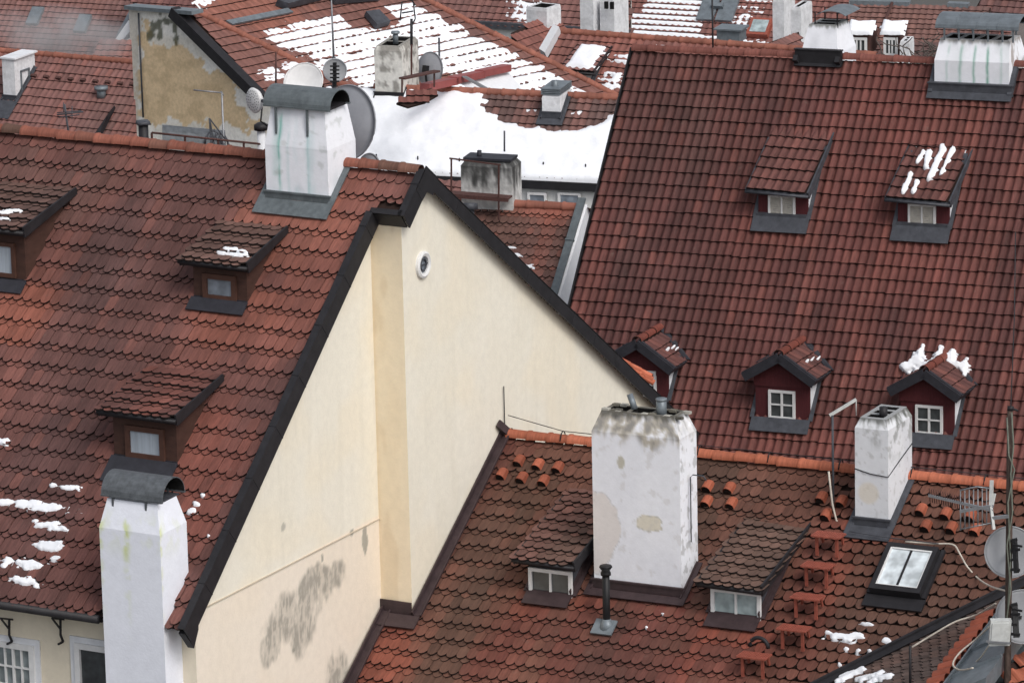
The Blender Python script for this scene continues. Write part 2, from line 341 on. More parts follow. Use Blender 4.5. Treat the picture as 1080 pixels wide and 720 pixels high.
def dormer(house, R, bl, br, topl, top_px, tilef, kind='biber', so=.1, ov=.22, face='brown_wood', cheek='brown_wood', trim='black_metal', win=None, pane='curtain', winmat='brown_wood', nx=1, ny=1, w=.18, g=.2, apron=.35, apmat='slate_metal', seed=0, label=None, apw=.03, upst=.2, ezup=.2, sideflash=True, a_left=None, fw=.05, aw=None, louvre=False):
    a0, s0 = R.px(*bl); a1, _ = R.px(*br)
    if a_left is not None: a0 = a1-a_left
    F0 = R.P(a0, s0); W = a1-a0; H = (onp(*topl, F0, R.d)-F0).z
    st = R.px(*top_px)[1]; T = R.P(0, st, .04); E0 = R.P(0, s0)
    ez = F0.z+H+ezup; ey = R.d.dot(F0)+ov
    run = ey-R.d.dot(T); rise = T.z-ez; dp = atan2(rise, run); L = sqrt(run*run+rise*rise)
    D = Roof(T, R.r, dp); print('dormer W %.2f H %.2f pitch %.1f L %.2f' % (W, H, degrees(dp), L))
    B = MB()
    B.box(F0-Z*.15-R.d*.06, R.r*W, R.d*.06, Z*(H+.15+.03), mi=0)
    for a, q in ((a0, 1), (a1, -1)):
        f = R.P(a, s0)
        yb = R.d*(-.062)
        # where the underside of the dormer roof plane meets the main roof
        tt = R.P(a, st+.12)
        B.prism([f+yb-Z*.1, f+yb+Z*(H+.02+.06*tan(dp)), tt-Z*.06, tt-Z*.2], R.r*.05*q, mi=1)
    body = B.build('dormer', [face, cheek], house)
    if label: body['label'] = label
    # roof
    M = MB(); po = [(a0-so, 0), (a1+so, 0), (a1+so, L), (a0-so, L)]
    deck(M, D, po, h=.0, th=.05)
    if kind == 'biber': biber(M, D, po, w, g, tilef, seed=seed, sref=L+.03, aref=a0-so)
    else: pantile(M, D, po, w, g, tilef, seed=seed, sref=L+.02, aref=a0-so)
    M.build('dormer_roof', ['tile', 'deck'], body)
    # trims
    M = MB()
    for a, q in ((a0-so, -1), (a1+so, 1)):
        tp = .075 if q > 0 else .02
        M.prism([D.P(a, .1, -.05), D.P(a, L+.03, -.12), D.P(a, L+.03, tp), D.P(a, .1, tp)], R.r*.035*q)
        M.prism([D.P(a, .3, -.085), D.P(a, L-.02, -.15), D.P(a, L-.02, -.12), D.P(a, .3, -.055)], R.r*.01*q)
    M.box8([D.P(a0-so, L+.04, -.1), D.P(a1+so, L+.04, -.1), D.P(a1+so, L-.02, -.1), D.P(a0-so, L-.02, -.1), D.P(a0-so, L+.04, .0), D.P(a1+so, L+.04, .0), D.P(a1+so, L-.02, .0), D.P(a0-so, L-.02, .0)])
    g0 = D.P(a0-so-.03, L+.06, -.03); g1 = D.P(a1+so+.03, L+.06, -.03)
    M.tube([g0, g1], .035, n=8)
    M.build('roof_trim', trim, body)
    # apron and side flashings
    M = MB(); slab(M, R, a0-apw, a1+apw, s0-.02, s0+apron, FH+.005, FH+.03)
    M.box(F0-R.r*.0+R.d*.0, R.r*W, R.d*(.02 if FH < .1 else .1), Z*(.1 if FH < .1 else .17))
    for a, q in ((a0, -1), (a1, 1)) if sideflash else ():
        x0, x1 = sorted((a+.004*q, a+.1*q)); slab(M, R, x0, x1, st+.6, s0, FH-.005, FH+.02)
        M.prism([R.P(a+.003*q, s0, .05), R.P(a+.003*q, s0, upst), R.P(a+.003*q, st+.9, upst), R.P(a+.003*q, st+.7, .05)], R.r*.02*q)
    M.build('apron', apmat, body)
    if win:
        x, z, ww, wh = win
        O = F0+R.r*x+Z*z+R.d*.004
        wn, G = window_unit(body, O, R.r, ww, wh, R.d, mat=winmat, fw=fw, nx=nx, ny=ny, sill=False)
        if louvre:
            for k in range(9):
                zz = fw+(wh-2*fw)*(k+.15)/9; G.box(O+R.r*fw+Z*zz+R.d*.012, R.r*(ww-2*fw), R.d*.016-Z*.015, Z*.03)
        G.build('window_pane', pane, body)
    return body, D, (a0, a1, s0, st, L)
def gable_dormer(house, R, bl, br, eave_px, apex_px, tilef, w, g, seed=0, win=None, label=None, width=None):
    a0, s0 = R.px(*bl); a1, _ = R.px(*br)
    if width: a0 = a1-width
    F0 = R.P(a0, s0); W = a1-a0; mid = (a0+a1)/2; so = .16; ov = .2
    Hp = (onp(*apex_px, F0+R.d*ov, R.d)-F0).z; He = (onp(*eave_px, F0+R.d*ov, R.d)-F0).z
    rise = Hp-He; half = W/2+so; rp = atan2(rise, half); print('gd W %.2f He %.2f Hp %.2f rp %.0f' % (W, He, Hp, degrees(rp)))
    Hw = Hp-.08-(W/2)*tan(rp); A = F0+R.r*W/2+Z*(Hp)+R.d*ov
    B = MB()
    B.prism([F0-Z*.1-R.d*.05, F0+R.r*W-Z*.1-R.d*.05, F0+R.r*W+Z*Hw-R.d*.05, F0+R.r*W/2+Z*(Hp-.08)-R.d*.05, F0+Z*Hw-R.d*.05], R.d*.05, mi=0)
    B.prism([F0-R.r*.02+Z*(Hw-.26)+R.d*.003, F0+R.r*(W+.02)+Z*(Hw-.26)+R.d*.003, F0+R.r*(W+.02)+Z*(Hw+.02)+R.d*.003, F0+R.r*W/2+Z*(Hp-.1)+R.d*.003, F0-R.r*.02+Z*(Hw+.02)+R.d*.003], R.d*.03, mi=0)
    for a, q in ((a0, 1), (a1, -1)):
        f = R.P(a, s0)-R.d*.052; dy = (Hw)/tan(R.p)
        B.prism([f-Z*.1, f+Z*Hw, f+Z*Hw-R.d*dy, f-Z*.1-R.d*.0], R.r*.05*q, mi=1)
    body = B.build('dormer', ['maroon_wood', 'white_render'], house)
    if label: body['label'] = label
    def back(S, s):   # a where slope S at s meets the main roof
        p0 = S.P(0, s); return ((R.O-p0).dot(R.n))/(S.r.dot(R.n))
    M = MB(); S1 = Roof(A, R.v, rp); S2 = Roof(A, -R.v, rp); L = half/cos(rp)
    b0, b1 = back(S1, 0), back(S1, L)
    p1 = [(0, 0), (b0+.15, 0), (b1+.1, L), (0, L)]
    c0, c1 = back(S2, 0), back(S2, L); p2 = [(0, 0), (c0-.15, 0), (c1-.1, L), (0, L)]
    deck(M, S1, p1, h=-.0, th=.05); deck(M, S2, p2, h=-.0, th=.05)
    pantile(M, S1, p1, w, g*.9, tilef, seed=seed, sref=L+.02); pantile(M, S2, p2, w, g*.9, tilef, seed=seed+1, sref=L+.02)
    ridge_tiles(M, A+Z*.06, A+R.v*(b0)+Z*.06, r=.11, L=.36, colf=lambda a, s, r: mulc(lin(120, 66, 56), r.uniform(.8, 1.1)), seed=seed)
    M.build('dormer_roof', ['tile', 'deck'], body)
    M = MB()
    for S, b, sg in ((S1, b1, 1), (S2, c1, -1)):
        M.prism([S.P(0, -.0, -.12), S.P(0, L+.05, -.12), S.P(0, L+.05, .08), S.P(0, 0, .08)], R.d*.04)
        M.prism([S.P(.0, 0, .075), S.P(0, L+.05, .075), S.P(.08*sg, L+.05, .075), S.P(.08*sg, 0, .075)], S.n*.025)
        x = sorted((0, b)); M.prism([S.P(0, L+.02, -.08), S.P(b, L+.02, -.08), S.P(b, L+.02, .05), S.P(0, L+.02, .05)], S.down*.03)
        # valley flashing
    for S, bb0, bb1, sg in ((S1, b0, b1, 1), (S2, c0, c1, -1)):
        q0 = S.P(bb0, 0); q1 = S.P(bb1, L); t = (q1-q0); M.prism([q0+R.n*.06, q1+R.n*.06, q1+R.n*.06+R.r*.14*(1 if S is S1 else -1), q0+R.n*.06+R.r*.14*(1 if S is S1 else -1)+R.v*.1], R.n*.03)
    M.build('roof_trim', 'dark_slate', body)
    M = MB(); slab(M, R, a0-.05, a1+.05, s0-.02, s0+.32, FH+.005, FH+.03)
    for a, q in ((a0, -1), (a1, 1)):
        x0, x1 = sorted((a+.004*q, a+.1*q)); slab(M, R, x0, x1, s0-(Hw/sin(R.p)), s0, FH-.005, FH+.02)
    M.build('apron', 'slate_metal', body)
    if win:
        x, z, ww, wh = win; O = F0+R.r*x+Z*z+R.d*.004
        wn, G = window_unit(body, O, R.r, ww, wh, R.d, nx=2, ny=2, pane='glass_dark', fw=.055, bar=.03); G.build('window_pane', 'glass_dark', body)
    return body, S1
def chimney(house, R, fl, fr, tl, depth, bend=.6, inset=.1, colf=None, mat='plaster', name='chimney', res=.03, flues=2, rim=.1, deep=1.0, insetf=None, label=None, flash=True, fmat='slate_metal', apron=.35, up=.2, backdrop=3.0):
    """fl, fr: pixels of the front bottom corners on roof R; tl: a pixel at the height of the top of the front face"""
    a0, s0 = R.px(*fl); F0 = R.P(a0, s0); W = (onp(*fr, F0, R.d)-F0).dot(R.r)
    H = (onp(*tl, F0, R.d)-F0).z; r, v = R.r, R.v
    insetf = inset if insetf is None else insetf
    zb = -deep-depth*tan(R.p)*.0; M = MB(); H1 = H-bend
    base = [F0, F0+r*W, F0+r*W+v*depth, F0+v*depth]
    top = [F0+r*inset+v*insetf, F0+r*(W-inset)+v*insetf, F0+r*(W-inset)+v*(depth-insetf), F0+r*inset+v*(depth-insetf)]
    cf = colf or (lambda f, u, t: lin(212, 214, 222))
    for i in range(4):
        p, q = base[i], base[(i+1) % 4]; w = (q-p).length; nu = max(1, int(w/res)); nh = max(1, int((H1+deep)/res))
        M.grid(p+Z*H1, q-p, -Z*(H1+deep), nu, nh, lambda u, t, i=i: cf(i, u, t+bend))
        tp, tq = top[i]+Z*H, top[(i+1) % 4]+Z*H; p1, q1 = p+Z*H1, q+Z*H1; nb = max(1, int(bend/res))
        vs = []; cs = []; fs = []
        for j in range(nb+1):
            l, rr = tp.lerp(p1, j/nb), tq.lerp(q1, j/nb)
            for k in range(nu+1): vs.append(l.lerp(rr, k/nu)); cs.append(cf(i, w*k/nu, bend*j/nb))
        for j in range(nb):
            for k in range(nu): o = j*(nu+1)+k; fs.append((o, o+1, o+nu+2, o+nu+1))
        M.add(vs, fs, col=cs)
    # crown with flue openings
    t0 = top[0]+Z*H; tw = W-2*inset; td = depth-2*insetf
    long_x = tw > td
    n = flues; L = tw if long_x else td; ax, bx = (r, v) if long_x else (v, r); S = td if long_x else tw
    m = rim; cell = (L-m)/n
    tc = cf(0, W*.3, 0.02)
    M.box(t0-Z*.0+ax*0, ax*L, bx*m, Z*.012-Z*0, col=tc); M.box(t0+bx*(S-m), ax*L, bx*m, Z*.012, col=tc)
    for i in range(n+1): M.box(t0+ax*(i*cell)+bx*m, ax*m, bx*(S-2*m), Z*.01, col=tc)
    M.add([t0+ax*.01+bx*.01-Z*.25, t0+ax*(L-.01)+bx*.01-Z*.25, t0+ax*(L-.01)+bx*(S-.01)-Z*.25, t0+ax*.01+bx*(S-.01)-Z*.25], [(0, 1, 2, 3)], mi=1)
    for i in range(n):
        q = t0+ax*(i*cell+m)+bx*m; c = cell-m
        for (o, e) in ((q, ax*c), (q+bx*(S-2*m), ax*c), (q, bx*(S-2*m)), (q+ax*c, bx*(S-2*m))):
            M.add([o, o+e, o+e-Z*.25, o-Z*.25], [(0, 1, 2, 3)], mi=1)
    o = M.build(name, [mat, 'soot'], house)
    if label: o['label'] = label
    if flash:
        sb = s0-depth/cos(R.p)
        flashing(o, R, a0, a0+W, s0, max(sb, 0.05), mat=fmat, apron=apron, up=up)
    print('chimney W %.2f H %.2f' % (W, H))
    return o, dict(F0=F0, W=W, H=H, a0=a0, s0=s0, top=top, depth=depth)
def barrel_cowl(parent, F0, r, v, x0, x1, y0, y1, z, rad_z, mat='dark_cowl', posts=(), postlen=.3, name='cowl', n=14, th=.015, seams=0, arc=1.0):
    M = MB(); yc = (y0+y1)/2; ry = (y1-y0)/2; out = []; inn = []
    for j in range(n+1):
        t = pi*(.5-arc/2)+pi*arc*j/n
        out.append((yc-cos(t)*ry, z+sin(t)*rad_z)); inn.append((yc-cos(t)*(ry-th), z+sin(t)*(rad_z-th)-(0 if arc == 1 else 0)))
    P = lambda x, q: F0+r*x+v*q[0]+Z*q[1]
    for j in range(n):
        M.add([P(x0, out[j]), P(x1, out[j]), P(x1, out[j+1]), P(x0, out[j+1])], [(0, 1, 2, 3)], smooth=True)
        M.add([P(x0, inn[j]), P(x1, inn[j]), P(x1, inn[j+1]), P(x0, inn[j+1])], [(3, 2, 1, 0)], mi=1)
        for x in (x0, x1): M.add([P(x, out[j]), P(x, inn[j]), P(x, inn[j+1]), P(x, out[j+1])], [(0, 1, 2, 3)])
    for e in (0, n):
        M.add([P(x0, out[e]), P(x1, out[e]), P(x1, inn[e]), P(x0, inn[e])], [(0, 1, 2, 3)])
    if arc == 1:
        M.box(P(x0, (y0-.02, z-.03)), r*(x1-x0), v*.04, Z*.03); M.box(P(x0, (y1-.02, z-.03)), r*(x1-x0), v*.04, Z*.03)
    for k in range(seams):
        x = x0+(x1-x0)*(k+1)/(seams+1)
        for j in range(n): M.bar(P(x, out[j]), P(x, out[j+1]), .03, .02)
    o = M.build(name, [mat, 'soot'], parent)
    for x in posts:
        for y in (y0+.01, y1-.01): Q = MB(); Q.bar(P(x, (y, z-postlen)), P(x, (y, z+.01)), .035); Q.build('cowl_post', mat, o)
    return o
def dish(name, label, C, n, R, depth=.15, mat='dish_grey', group=None, arm=True, up=Z, mast=None, ell=1.0, backrib=False):
    C, n = V(C), V(n).normalized(); a = n.cross(up).normalized(); b = a.cross(n).normalized()
    t = thing(name, C, label, 'satellite dish', group)
    M = MB(); vs = []; fs = []; K = 36; rings = 8
    for side in (0, 1):
        o = len(vs)
        for i in range(rings+1):
            q = i/rings; 
            for j in range(K): th = 2*pi*j/K; vs.append(C+a*cos(th)*R*ell*q+b*sin(th)*R*q+n*(depth*(q*q)-side*.02))
        for i in range(rings):
            for j in range(K): fs.append((o+i*K+j, o+i*K+(j+1) % K, o+(i+1)*K+(j+1) % K, o+(i+1)*K+j))
    o = rings*K
    for j in range(K): fs.append((o+j, o+(j+1) % K, len(vs)//2+o+(j+1) % K, len(vs)//2+o+j))
    M.add(vs, fs, smooth=True); M.build('reflector', mat, t)
    M = MB(); M.tube([C+a*cos(2*pi*j/K)*R*ell+b*sin(2*pi*j/K)*R+n*depth for j in range(K+1)], .012, n=6, cap=False); M.build('rim', mat, t)
    if arm:
        tip = C+n*R*1.15-b*R*.1
        M = MB(); M.tube([C-b*R*.95+n*depth, tip-b*.05], .014, n=6); M.build('feed_arm', 'black_plastic', t)
        M = MB(); M.tube([tip-b*.05+n*.05, tip-b*.05-n*.1], [.035, .05], n=10); M.build('feed_head', 'black_plastic', t)
    M = MB(); M.box(C-n*.16-a*.07-b*.1, a*.14, b*.2, n*.14)
    if mast is not None: M.bar(C-n*.12, mast, .05)
    M.build('bracket', 'black_plastic', t)
    return t
def wob(u, t, s=1.0, seed=0): return nz(u*s, t*s, seed)
ZR = ZA-.1
# ------------------------------------------------------------------ HOUSE A (cream gable, left)
k = onp(423, 232, (0, 0, 0), (1, 0, 0)); YRET = k.y; XR = onp(390, 232, (0, YRET, 0), (0, 1, 0)).x
e_ = onp(190, 661, (XR, 0, 0), (1, 0, 0)); v_ = onp(385, 225, (XR, 0, 0), (1, 0, 0))
PA = atan2(ZR+.0-e_.z, -e_.y)
RA = Roof((0, 0, ZR), (1, 0, 0), PA)
print('A pitch', degrees(PA), 'XR', XR, 'YRET', YRET, 'eave', e_, 'fit ver', proj((XR, v_.y, ZR+v_.y*tan(PA))), v_)
SE = -e_.y/cos(PA); SR = -(YRET-.12)/cos(PA); OH = .12; AL = -13.0; YE = e_.y; ZE = e_.z
bk = onp(690, 425, (0, 0, 0), (1, 0, 0)); PB = atan2(ZR-bk.z, bk.y); print('A back pitch', degrees(PB)); YB = 10.5
GROUND_A = 0.0
A = thing('cream_gabled_house', (XR, YE+.4, GROUND_A), 'large cream plastered house with big gable wall, round window and red beaver-tail tiled roof', 'house')
gA = lin(232, 227, 213)
def blob(px, py, R, ra, rs):
    a, s = R.px(px, py); return (a, s, ra, rs)
SAT, VAL = .86, .82
def tile_colfn(base, dark, lites, R, seed=0, var=.07, blobs=(), dk=.55, colvar=.1, mossy=None, sx=.35, sy=.12):
    bl = [(R.px(x, y), ra, rs, c, st) for x, y, ra, rs, c, st in blobs]
    def f(a, s, r):
        c = f0(a, s, r); l = c[0]*.3+c[1]*.6+c[2]*.1; return tuple(max(0, (l+(x-l)*SAT)*VAL) for x in c)
    def f0(a, s, r):
        n = nz(a*sx+seed, s*sy+seed*2, seed, 3); c = mixc(base, dark, sm(-.05, .45, n)*dk)
        col_n = nz(a*1.3, s*.12, seed+9, 2); c = mixc(c, lites, sm(.05, .5, col_n)*.55)
        if mossy:
            m = nz(a*.5, s*.35, seed+20, 3); c = mixc(c, mossy, sm(-.1, .25, m)*.85)
        for (ba, bs), ra, rs, bc, st in bl:
            q = ((a-ba)/ra)**2+((s-bs)/rs)**2+nz(a*1.5, s*.8, 5, 2)*.9
            if q < 1.3: c = mixc(c, bc, st*.72*(1-sm(.3, 1.3, q)))
        k = 1+r.gauss(0, var)
        if r.random() < .07: c = mixc(c, lites, .5)
        if r.random() < .05: k *= .8
        return mulc(c, max(.5, k))
    return f
OR = lin(176, 96, 68)
fA = tile_colfn(lin(122, 76, 68), lin(88, 66, 64), lin(142, 86, 74), RA, 3, dk=.38, blobs=[
    (300, 250, 1.2, 1.0, lin(178, 104, 80), .7), (330, 300, .7, 2.2, lin(165, 92, 70), .5), (15, 330, 1.0, .8, OR, .7), (235, 350, .9, 1.0, OR, .55), (200, 520, .9, 1.6, lin(160, 84, 64), .6), (50, 205, 1.6, .8, lin(104, 78, 70), .6), (105, 280, .8, 1.5, lin(90, 66, 64), .7), (90, 430, .8, 1.5, lin(86, 62, 60), .6), (60, 500, .9, 1.6, lin(84, 62, 62), .6), (300, 120, 4, .8, lin(150, 92, 78), .4), (20, 560, 1.1, 2, lin(98, 66, 62), .5)])
TW, TG = .186, .42
polyA = [(AL, 0), (OH, 0), (OH, SR-.2), (XR+OH, SR-.2), (XR+OH, SE), (AL, SE)]
M = MB(); deck(M, RA, polyA); pc_ = RA.px(107, 652)[0]; pd_ = RA.px(199, 607)[0]; biber(M, RA, polyA, TW, TG, fA, seed=1, sref=SE, aref=OH, holes=[[(pc_-.02, SE-.5), (pd_, SE-.5), (pd_, SE+.5), (pc_-.02, SE+.5)]])
RAB = Roof((0, 0, ZR), (-1, 0, 0), PB); LB = YB/cos(PB)
pb = [(-OH+.22, 0), (-AL, 0), (-AL, LB), (-OH+.22, LB)]
deck(M, RAB, pb); biber(M, RAB, pb, .4, .7, fA, seed=2, sref=LB)
roofA = M.build('roof', ['tile', 'deck'], A)
M = MB(); ridge_tiles(M, (AL, 0, ZR+.07), (OH-.05, 0, ZR+.07), r=.13, L=.38, colf=lambda a, s, r: mulc(mixc(lin(132, 80, 66), lin(96, 72, 62), sm(0, .4, nz(a, 3))), r.uniform(.85, 1.12)), seed=3)
M.build('ridge_tiles', ['tile'], roofA)
# walls with plaster colours
def gcol(y, z, low=False):
    c = gA
    n = nz(y*.5, z*.5, 31, 3); c = mixc(c, lin(234, 223, 200), .5*sm(-.1, .4, n)); c = mixc(c, lin(228, 222, 206), .5*sm(-.05, .4, nz(y*.8, z*.25, 33, 3)))
    st = sm(.1, .6, nz(y*4, z*.5, 35, 4)); c = mixc(c, lin(206, 200, 184), .13*st)
    return c
def gcol_low(y, z):
    c = mixc(gcol(y, z), lin(234, 220, 204), .6)
    return c
# mould patch (pixels -> wall coordinates)
def wp(px, py): q = onp(px, py, (XR, 0, 0), (1, 0, 0)); return (q.y, q.z)
MOULD = [(wp(330, 625), .95, .42), (wp(305, 650), .75, .45), (wp(352, 607), .5, .3), (wp(355, 712), .45, .5), (wp(285, 685), .4, .3), (wp(318, 655), .45, .6)]
def mould(y, z):
    t = 0
    for (cy, cz), ry, rz in MOULD:
        q = ((y-cy)/ry)**2+((z-cz)/rz)**2+.9*nz(y*3, z*1.6, 47, 3); t = max(t, 1-sm(.4, 1.25, q))
    n = nz(y*16, z*5, 40, 5)*1.0+nz(y*3.5, z*2.5, 44, 4)*.8
    return t*(.5+.5*sm(-.3, .4, n))*sm(-1.0, -.2, n+.4*t)
SEAMZ = onp(300, 597, (XR, 0, 0), (1, 0, 0)).z
M = MB()
def wallcut(y, z):  # roof underside limit at gable
    return z < (ZR+y*tan(PA) if y < 0 else ZR-y*tan(PB))-.06
ZL = 3.0; res = .035
# projecting part X=0
y0, y1 = YRET, YB-.5; ny = int((y1-y0)/res); nzz = int((ZR-ZL)/res)
M.grid((0, y0, ZL), (0, y1-y0, 0), (0, 0, ZR-ZL), ny, nzz, lambda u, w: gcol(y0+u, ZL+w), inside=lambda u, w: wallcut(y0+u, ZL+w))
yw0 = YE+.45
CH1 = [(wp(385, 570), .1, .22), (wp(371, 561), .07, .06), (wp(340, 588), .04, .06), (wp(310, 685), .05, .05)]
CH2 = [(wp(299, 556), .08, .07)]
def recol(u, w):
    y, z = yw0+u, ZL+w
    if z < SEAMZ+0: 
        c = mixc(gcol_low(y, z), lin(112, 112, 106), mould(y, z)*.66)
        for (cy, cz), ry, rz in CH1: c = mixc(c, lin(150, 148, 138), .8*sm(1.2, .8, ((y-cy)/ry)**2+((z-cz)/rz)**2+.8*nz(y*12, z*8, 5)))
        g = sm(.05, .5, nz(y*.9, z*.5, 66, 3))*sm(ZL+6.5, ZL+3, z); return mixc(c, lin(196, 190, 176), .35*g)
    c = gcol(y, z)
    for (cy, cz), ry, rz in CH2: c = mixc(c, lin(168, 166, 156), .75*sm(1.2, .8, ((y-cy)/ry)**2+((z-cz)/rz)**2+.8*nz(y*12, z*8, 5)))
    pz = sm(.6, .2, abs(y-wp(215, 620)[0])+.3*nz(z, y, 3))
    return c
ny = int((YRET-yw0)/res)
M.grid((XR, yw0, ZL), (0, YRET-yw0, 0), (0, 0, ZR-ZL), ny, nzz, recol, inside=lambda u, w: wallcut(yw0+u, ZL+w))
# return wall
zr = ZR+YRET*tan(PA)
M.grid((XR, YRET, ZL), (-XR, 0, 0), (0, 0, zr-ZL-.05), int(-XR/res), nzz, lambda u, w: mixc(mixc(lin(234, 220, 194), lin(226, 208, 178), sm(.1, 0, u)*.6+.3*sm(-.1, .4, nz(u*2, w*.6, 50))), lin(216, 198, 168), sm(.1, .4, nz(u*3, w*.7, 51))*.5))
# front wall, left and back closing walls
cfw = lin(224, 214, 194)
M.grid((AL+.2, yw0, ZL), (XR-AL-.2, 0, 0), (0, 0, ZE-ZL), 120, 60, lambda u, w: mulc(cfw, 1+.06*nz(u, w, 3)))
M.add([(AL+.2, yw0, ZL), (AL+.2, YB-.5, ZL), (AL+.2, YB-.5, ZR-(YB-.5)*tan(PB)-.05), (AL+.2, 0, ZR-.1), (AL+.2, yw0, ZE)], [(0, 1, 2, 3, 4)], col=cfw)
M.add([(AL+.2, YB-.5, ZL), (0, YB-.5, ZL), (0, YB-.5, ZR-(YB-.5)*tan(PB)-.05), (AL+.2, YB-.5, ZR-(YB-.5)*tan(PB)-.05)], [(0, 1, 2, 3)], col=cfw)
M.box((AL+.2, yw0, 0), (XR-AL-.2, 0, 0), (0, YB-.5-yw0, 0), (0, 0, ZL), col=cfw); M.box((XR, YRET, 0), (-XR, 0, 0), (0, YB-.5-YRET, 0), (0, 0, ZL), col=cfw)
wallA = M.build('wall', ['plaster'], A)
# plaster ledge along the seam (lower coat stands proud)
M = MB(); q0 = wp(200, 648); q1 = wp(398, 547)
M.prism([(XR, yw0, q0[1]), (XR, YRET, q1[1]), (XR, YRET, q1[1]-.018), (XR, yw0, q0[1]-.018)], (.02, 0, 0), col=lin(196, 184, 166)); M.build('plaster_ledge', 'plaster', wallA)
# round window
c = onp(445, 279, (0, 0, 0), (1, 0, 0)); M = MB(); K = 28
for (ra, rb, x0, x1) in ((.235, .15, 0, .05),):
    vs = []
    for j in range(K):
        th = 2*pi*j/K; C_, S_ = cos(th), sin(th)
        for (rr, xx) in ((ra, 0), (ra, .05), (.2, .07), (rb, .05), (rb, .005)): vs.append((xx, c.y+C_*rr, c.z+S_*rr))
    M.add(vs, [(j*5+i, j*5+i+1, ((j+1) % K)*5+i+1, ((j+1) % K)*5+i) for j in range(K) for i in range(4)])
rw = M.build('round_window', 'white_paint', A)
M = MB(); M.add([(.012, c.y+cos(2*pi*j/K)*.155, c.z+sin(2*pi*j/K)*.155) for j in range(K)], [tuple(range(K))]); M.build('window_pane', 'glass_blue', rw)
M = MB(); M.tube([(.03, c.y+cos(2*pi*j/K)*.1, c.z+sin(2*pi*j/K)*.1) for j in range(K+1)], .018, n=6, cap=False); M.bar((.03, c.y-.15, c.z), (.03, c.y+.15, c.z), .02); M.build('vent_ring', 'slate_metal', rw)
# verge fascia
M = MB(); FD, FT = .2, .1
def verge(M, R, a, s0, s1, q=1, dep=FD, top=.13, wid=.1):
    a += .03*q
    M.prism([R.P(a, s0, -dep), R.P(a, s1, -dep), R.P(a, s1, top), R.P(a, s0, top)], R.r*.03*q)
    for k_ in range(int((s1-s0)/1.05)+1):
        ss = s0+.3+k_*1.05
        if ss < s1-.1: M.prism([R.P(a-wid*q, ss, top+.01), R.P(a-wid*q, ss+.03, top+.01), R.P(a-wid*q, ss+.03, top+.022), R.P(a-wid*q, ss, top+.022)], R.r*(wid+.04)*q); M.prism([R.P(a+.03*q, ss, -dep), R.P(a+.03*q, ss+.025, -dep), R.P(a+.03*q, ss+.025, top+.03), R.P(a+.03*q, ss, top+.03)], R.r*.006*q)
    M.prism([R.P(a-wid*q, s0, .11), R.P(a-wid*q, s1, .11), R.P(a-wid*q, s1, top+.012), R.P(a-wid*q, s0, top+.012)], R.r*(wid+.035)*q)
verge(M, RA, OH, -.02, SR+.03); verge(M, RA, XR+OH, SR-.0, SE+.1)
M.prism([RA.P(XR+OH+.03, SR, -FD), RA.P(OH+.0, SR, -FD), RA.P(OH+.0, SR, .13), RA.P(XR+OH+.03, SR, .13)], RA.down*.03)
M.prism([RA.P(XR+OH-.0, SR-.08, .11), RA.P(OH+.0, SR-.08, .11), RA.P(OH+.0, SR-.08, .142), RA.P(XR+OH+.0, SR-.08, .142)], RA.down*.11)
verge(M, RAB, -OH, -.02, LB, q=-1, dep=.14, top=.09)
M.prism([RA.P(XR, SE-.5, -.03), RA.P(XR, SE+.1, -.03), RA.P(XR, SE+.1, -.45), RA.P(XR, SE-.2, -.34)], (OH, 0, 0))
xx = OH+.045; M.prism([RA.P(xx, .4, -FD), RA.P(xx, .4, .13), V((xx, 0, ZR+.165)), RAB.P(-xx, .4, .13), RAB.P(-xx, .4, -.2), V((xx, 0, ZR-.29))], (.02, 0, 0)); M.build('verge_trim', 'black_metal', A)
# gutter + brackets
M = MB(); g0 = RA.P(AL, SE+.07, -.02); g1 = V((onp(107, 652, RA.P(0, SE), (0, 1, 0)).x-.03, RA.P(0, SE+.07, -.02).y, RA.P(0, SE+.07, -.02).z))
M.tube([g0, g1], .075, n=12); M.bar(RA.P(AL, SE-.02, -.1), V((g1.x, RA.P(0, SE-.02, -.1).y, RA.P(0, SE-.02, -.1).z)), .05, .16); gut = M.build('gutter', 'black_metal', A)
for px in (14, 68):
    M = MB()
    q = onp(px, 668, (0, yw0, 0), (0, 1, 0)); P = lambda y, z: V((q.x, yw0+y, q.z+z))
    M.bar(P(0, .25), P(-.35, .38), .03); M.bar(P(-.1, .28), P(-.12, .02), .03); M.bar(P(-.12, .02), P(-.05, -.12), .03); M.bar(P(-.05, -.12), P(-.2, -.12), .03); M.bar(P(-.35, .38), P(-.1, .1), .025)
    M.build('gutter_bracket', 'black_metal', gut)
# front wall windows
def wall_window(house, x0px, x1px, ytpx, H, nx, ny, pane, blank=False):
    p = onp(x0px, ytpx, (0, yw0, 0), (0, 1, 0)); q = onp(x1px, ytpx, (0, yw0, 0), (0, 1, 0)); W = q.x-p.x
    O = V((p.x, yw0-.004, p.z-H)); w, G = window_unit(house, O, V((1, 0, 0)), W, H, V((0, -1, 0)), fw=.1, nx=nx, ny=ny, bar=.024, proud=.07)
    G.build('window_pane', pane, w); M = MB()
    M.box(O+V((-.1, 0, -.1)), (.1, 0, 0), (0, -.03, 0), (0, 0, H+.2)); M.box(O+V((W, 0, -.1)), (.1, 0, 0), (0, -.03, 0), (0, 0, H+.2)); M.box(O+V((0, 0, H)), (W, 0, 0), (0, -.03, 0), (0, 0, .1)); M.build('window_surround', 'white_render', w)
    return w, O, W
w1, O1, W1 = wall_window(A, -8, 37, 673, 1.5, 4, 4, 'glass_mid')
M = MB()
for zz in (.35, .7): M.bar(O1+V((-.1, -.16, zz)), O1+V((W1+.1, -.16, zz)), .025)
M.build('window_rail', 'black_metal', w1)
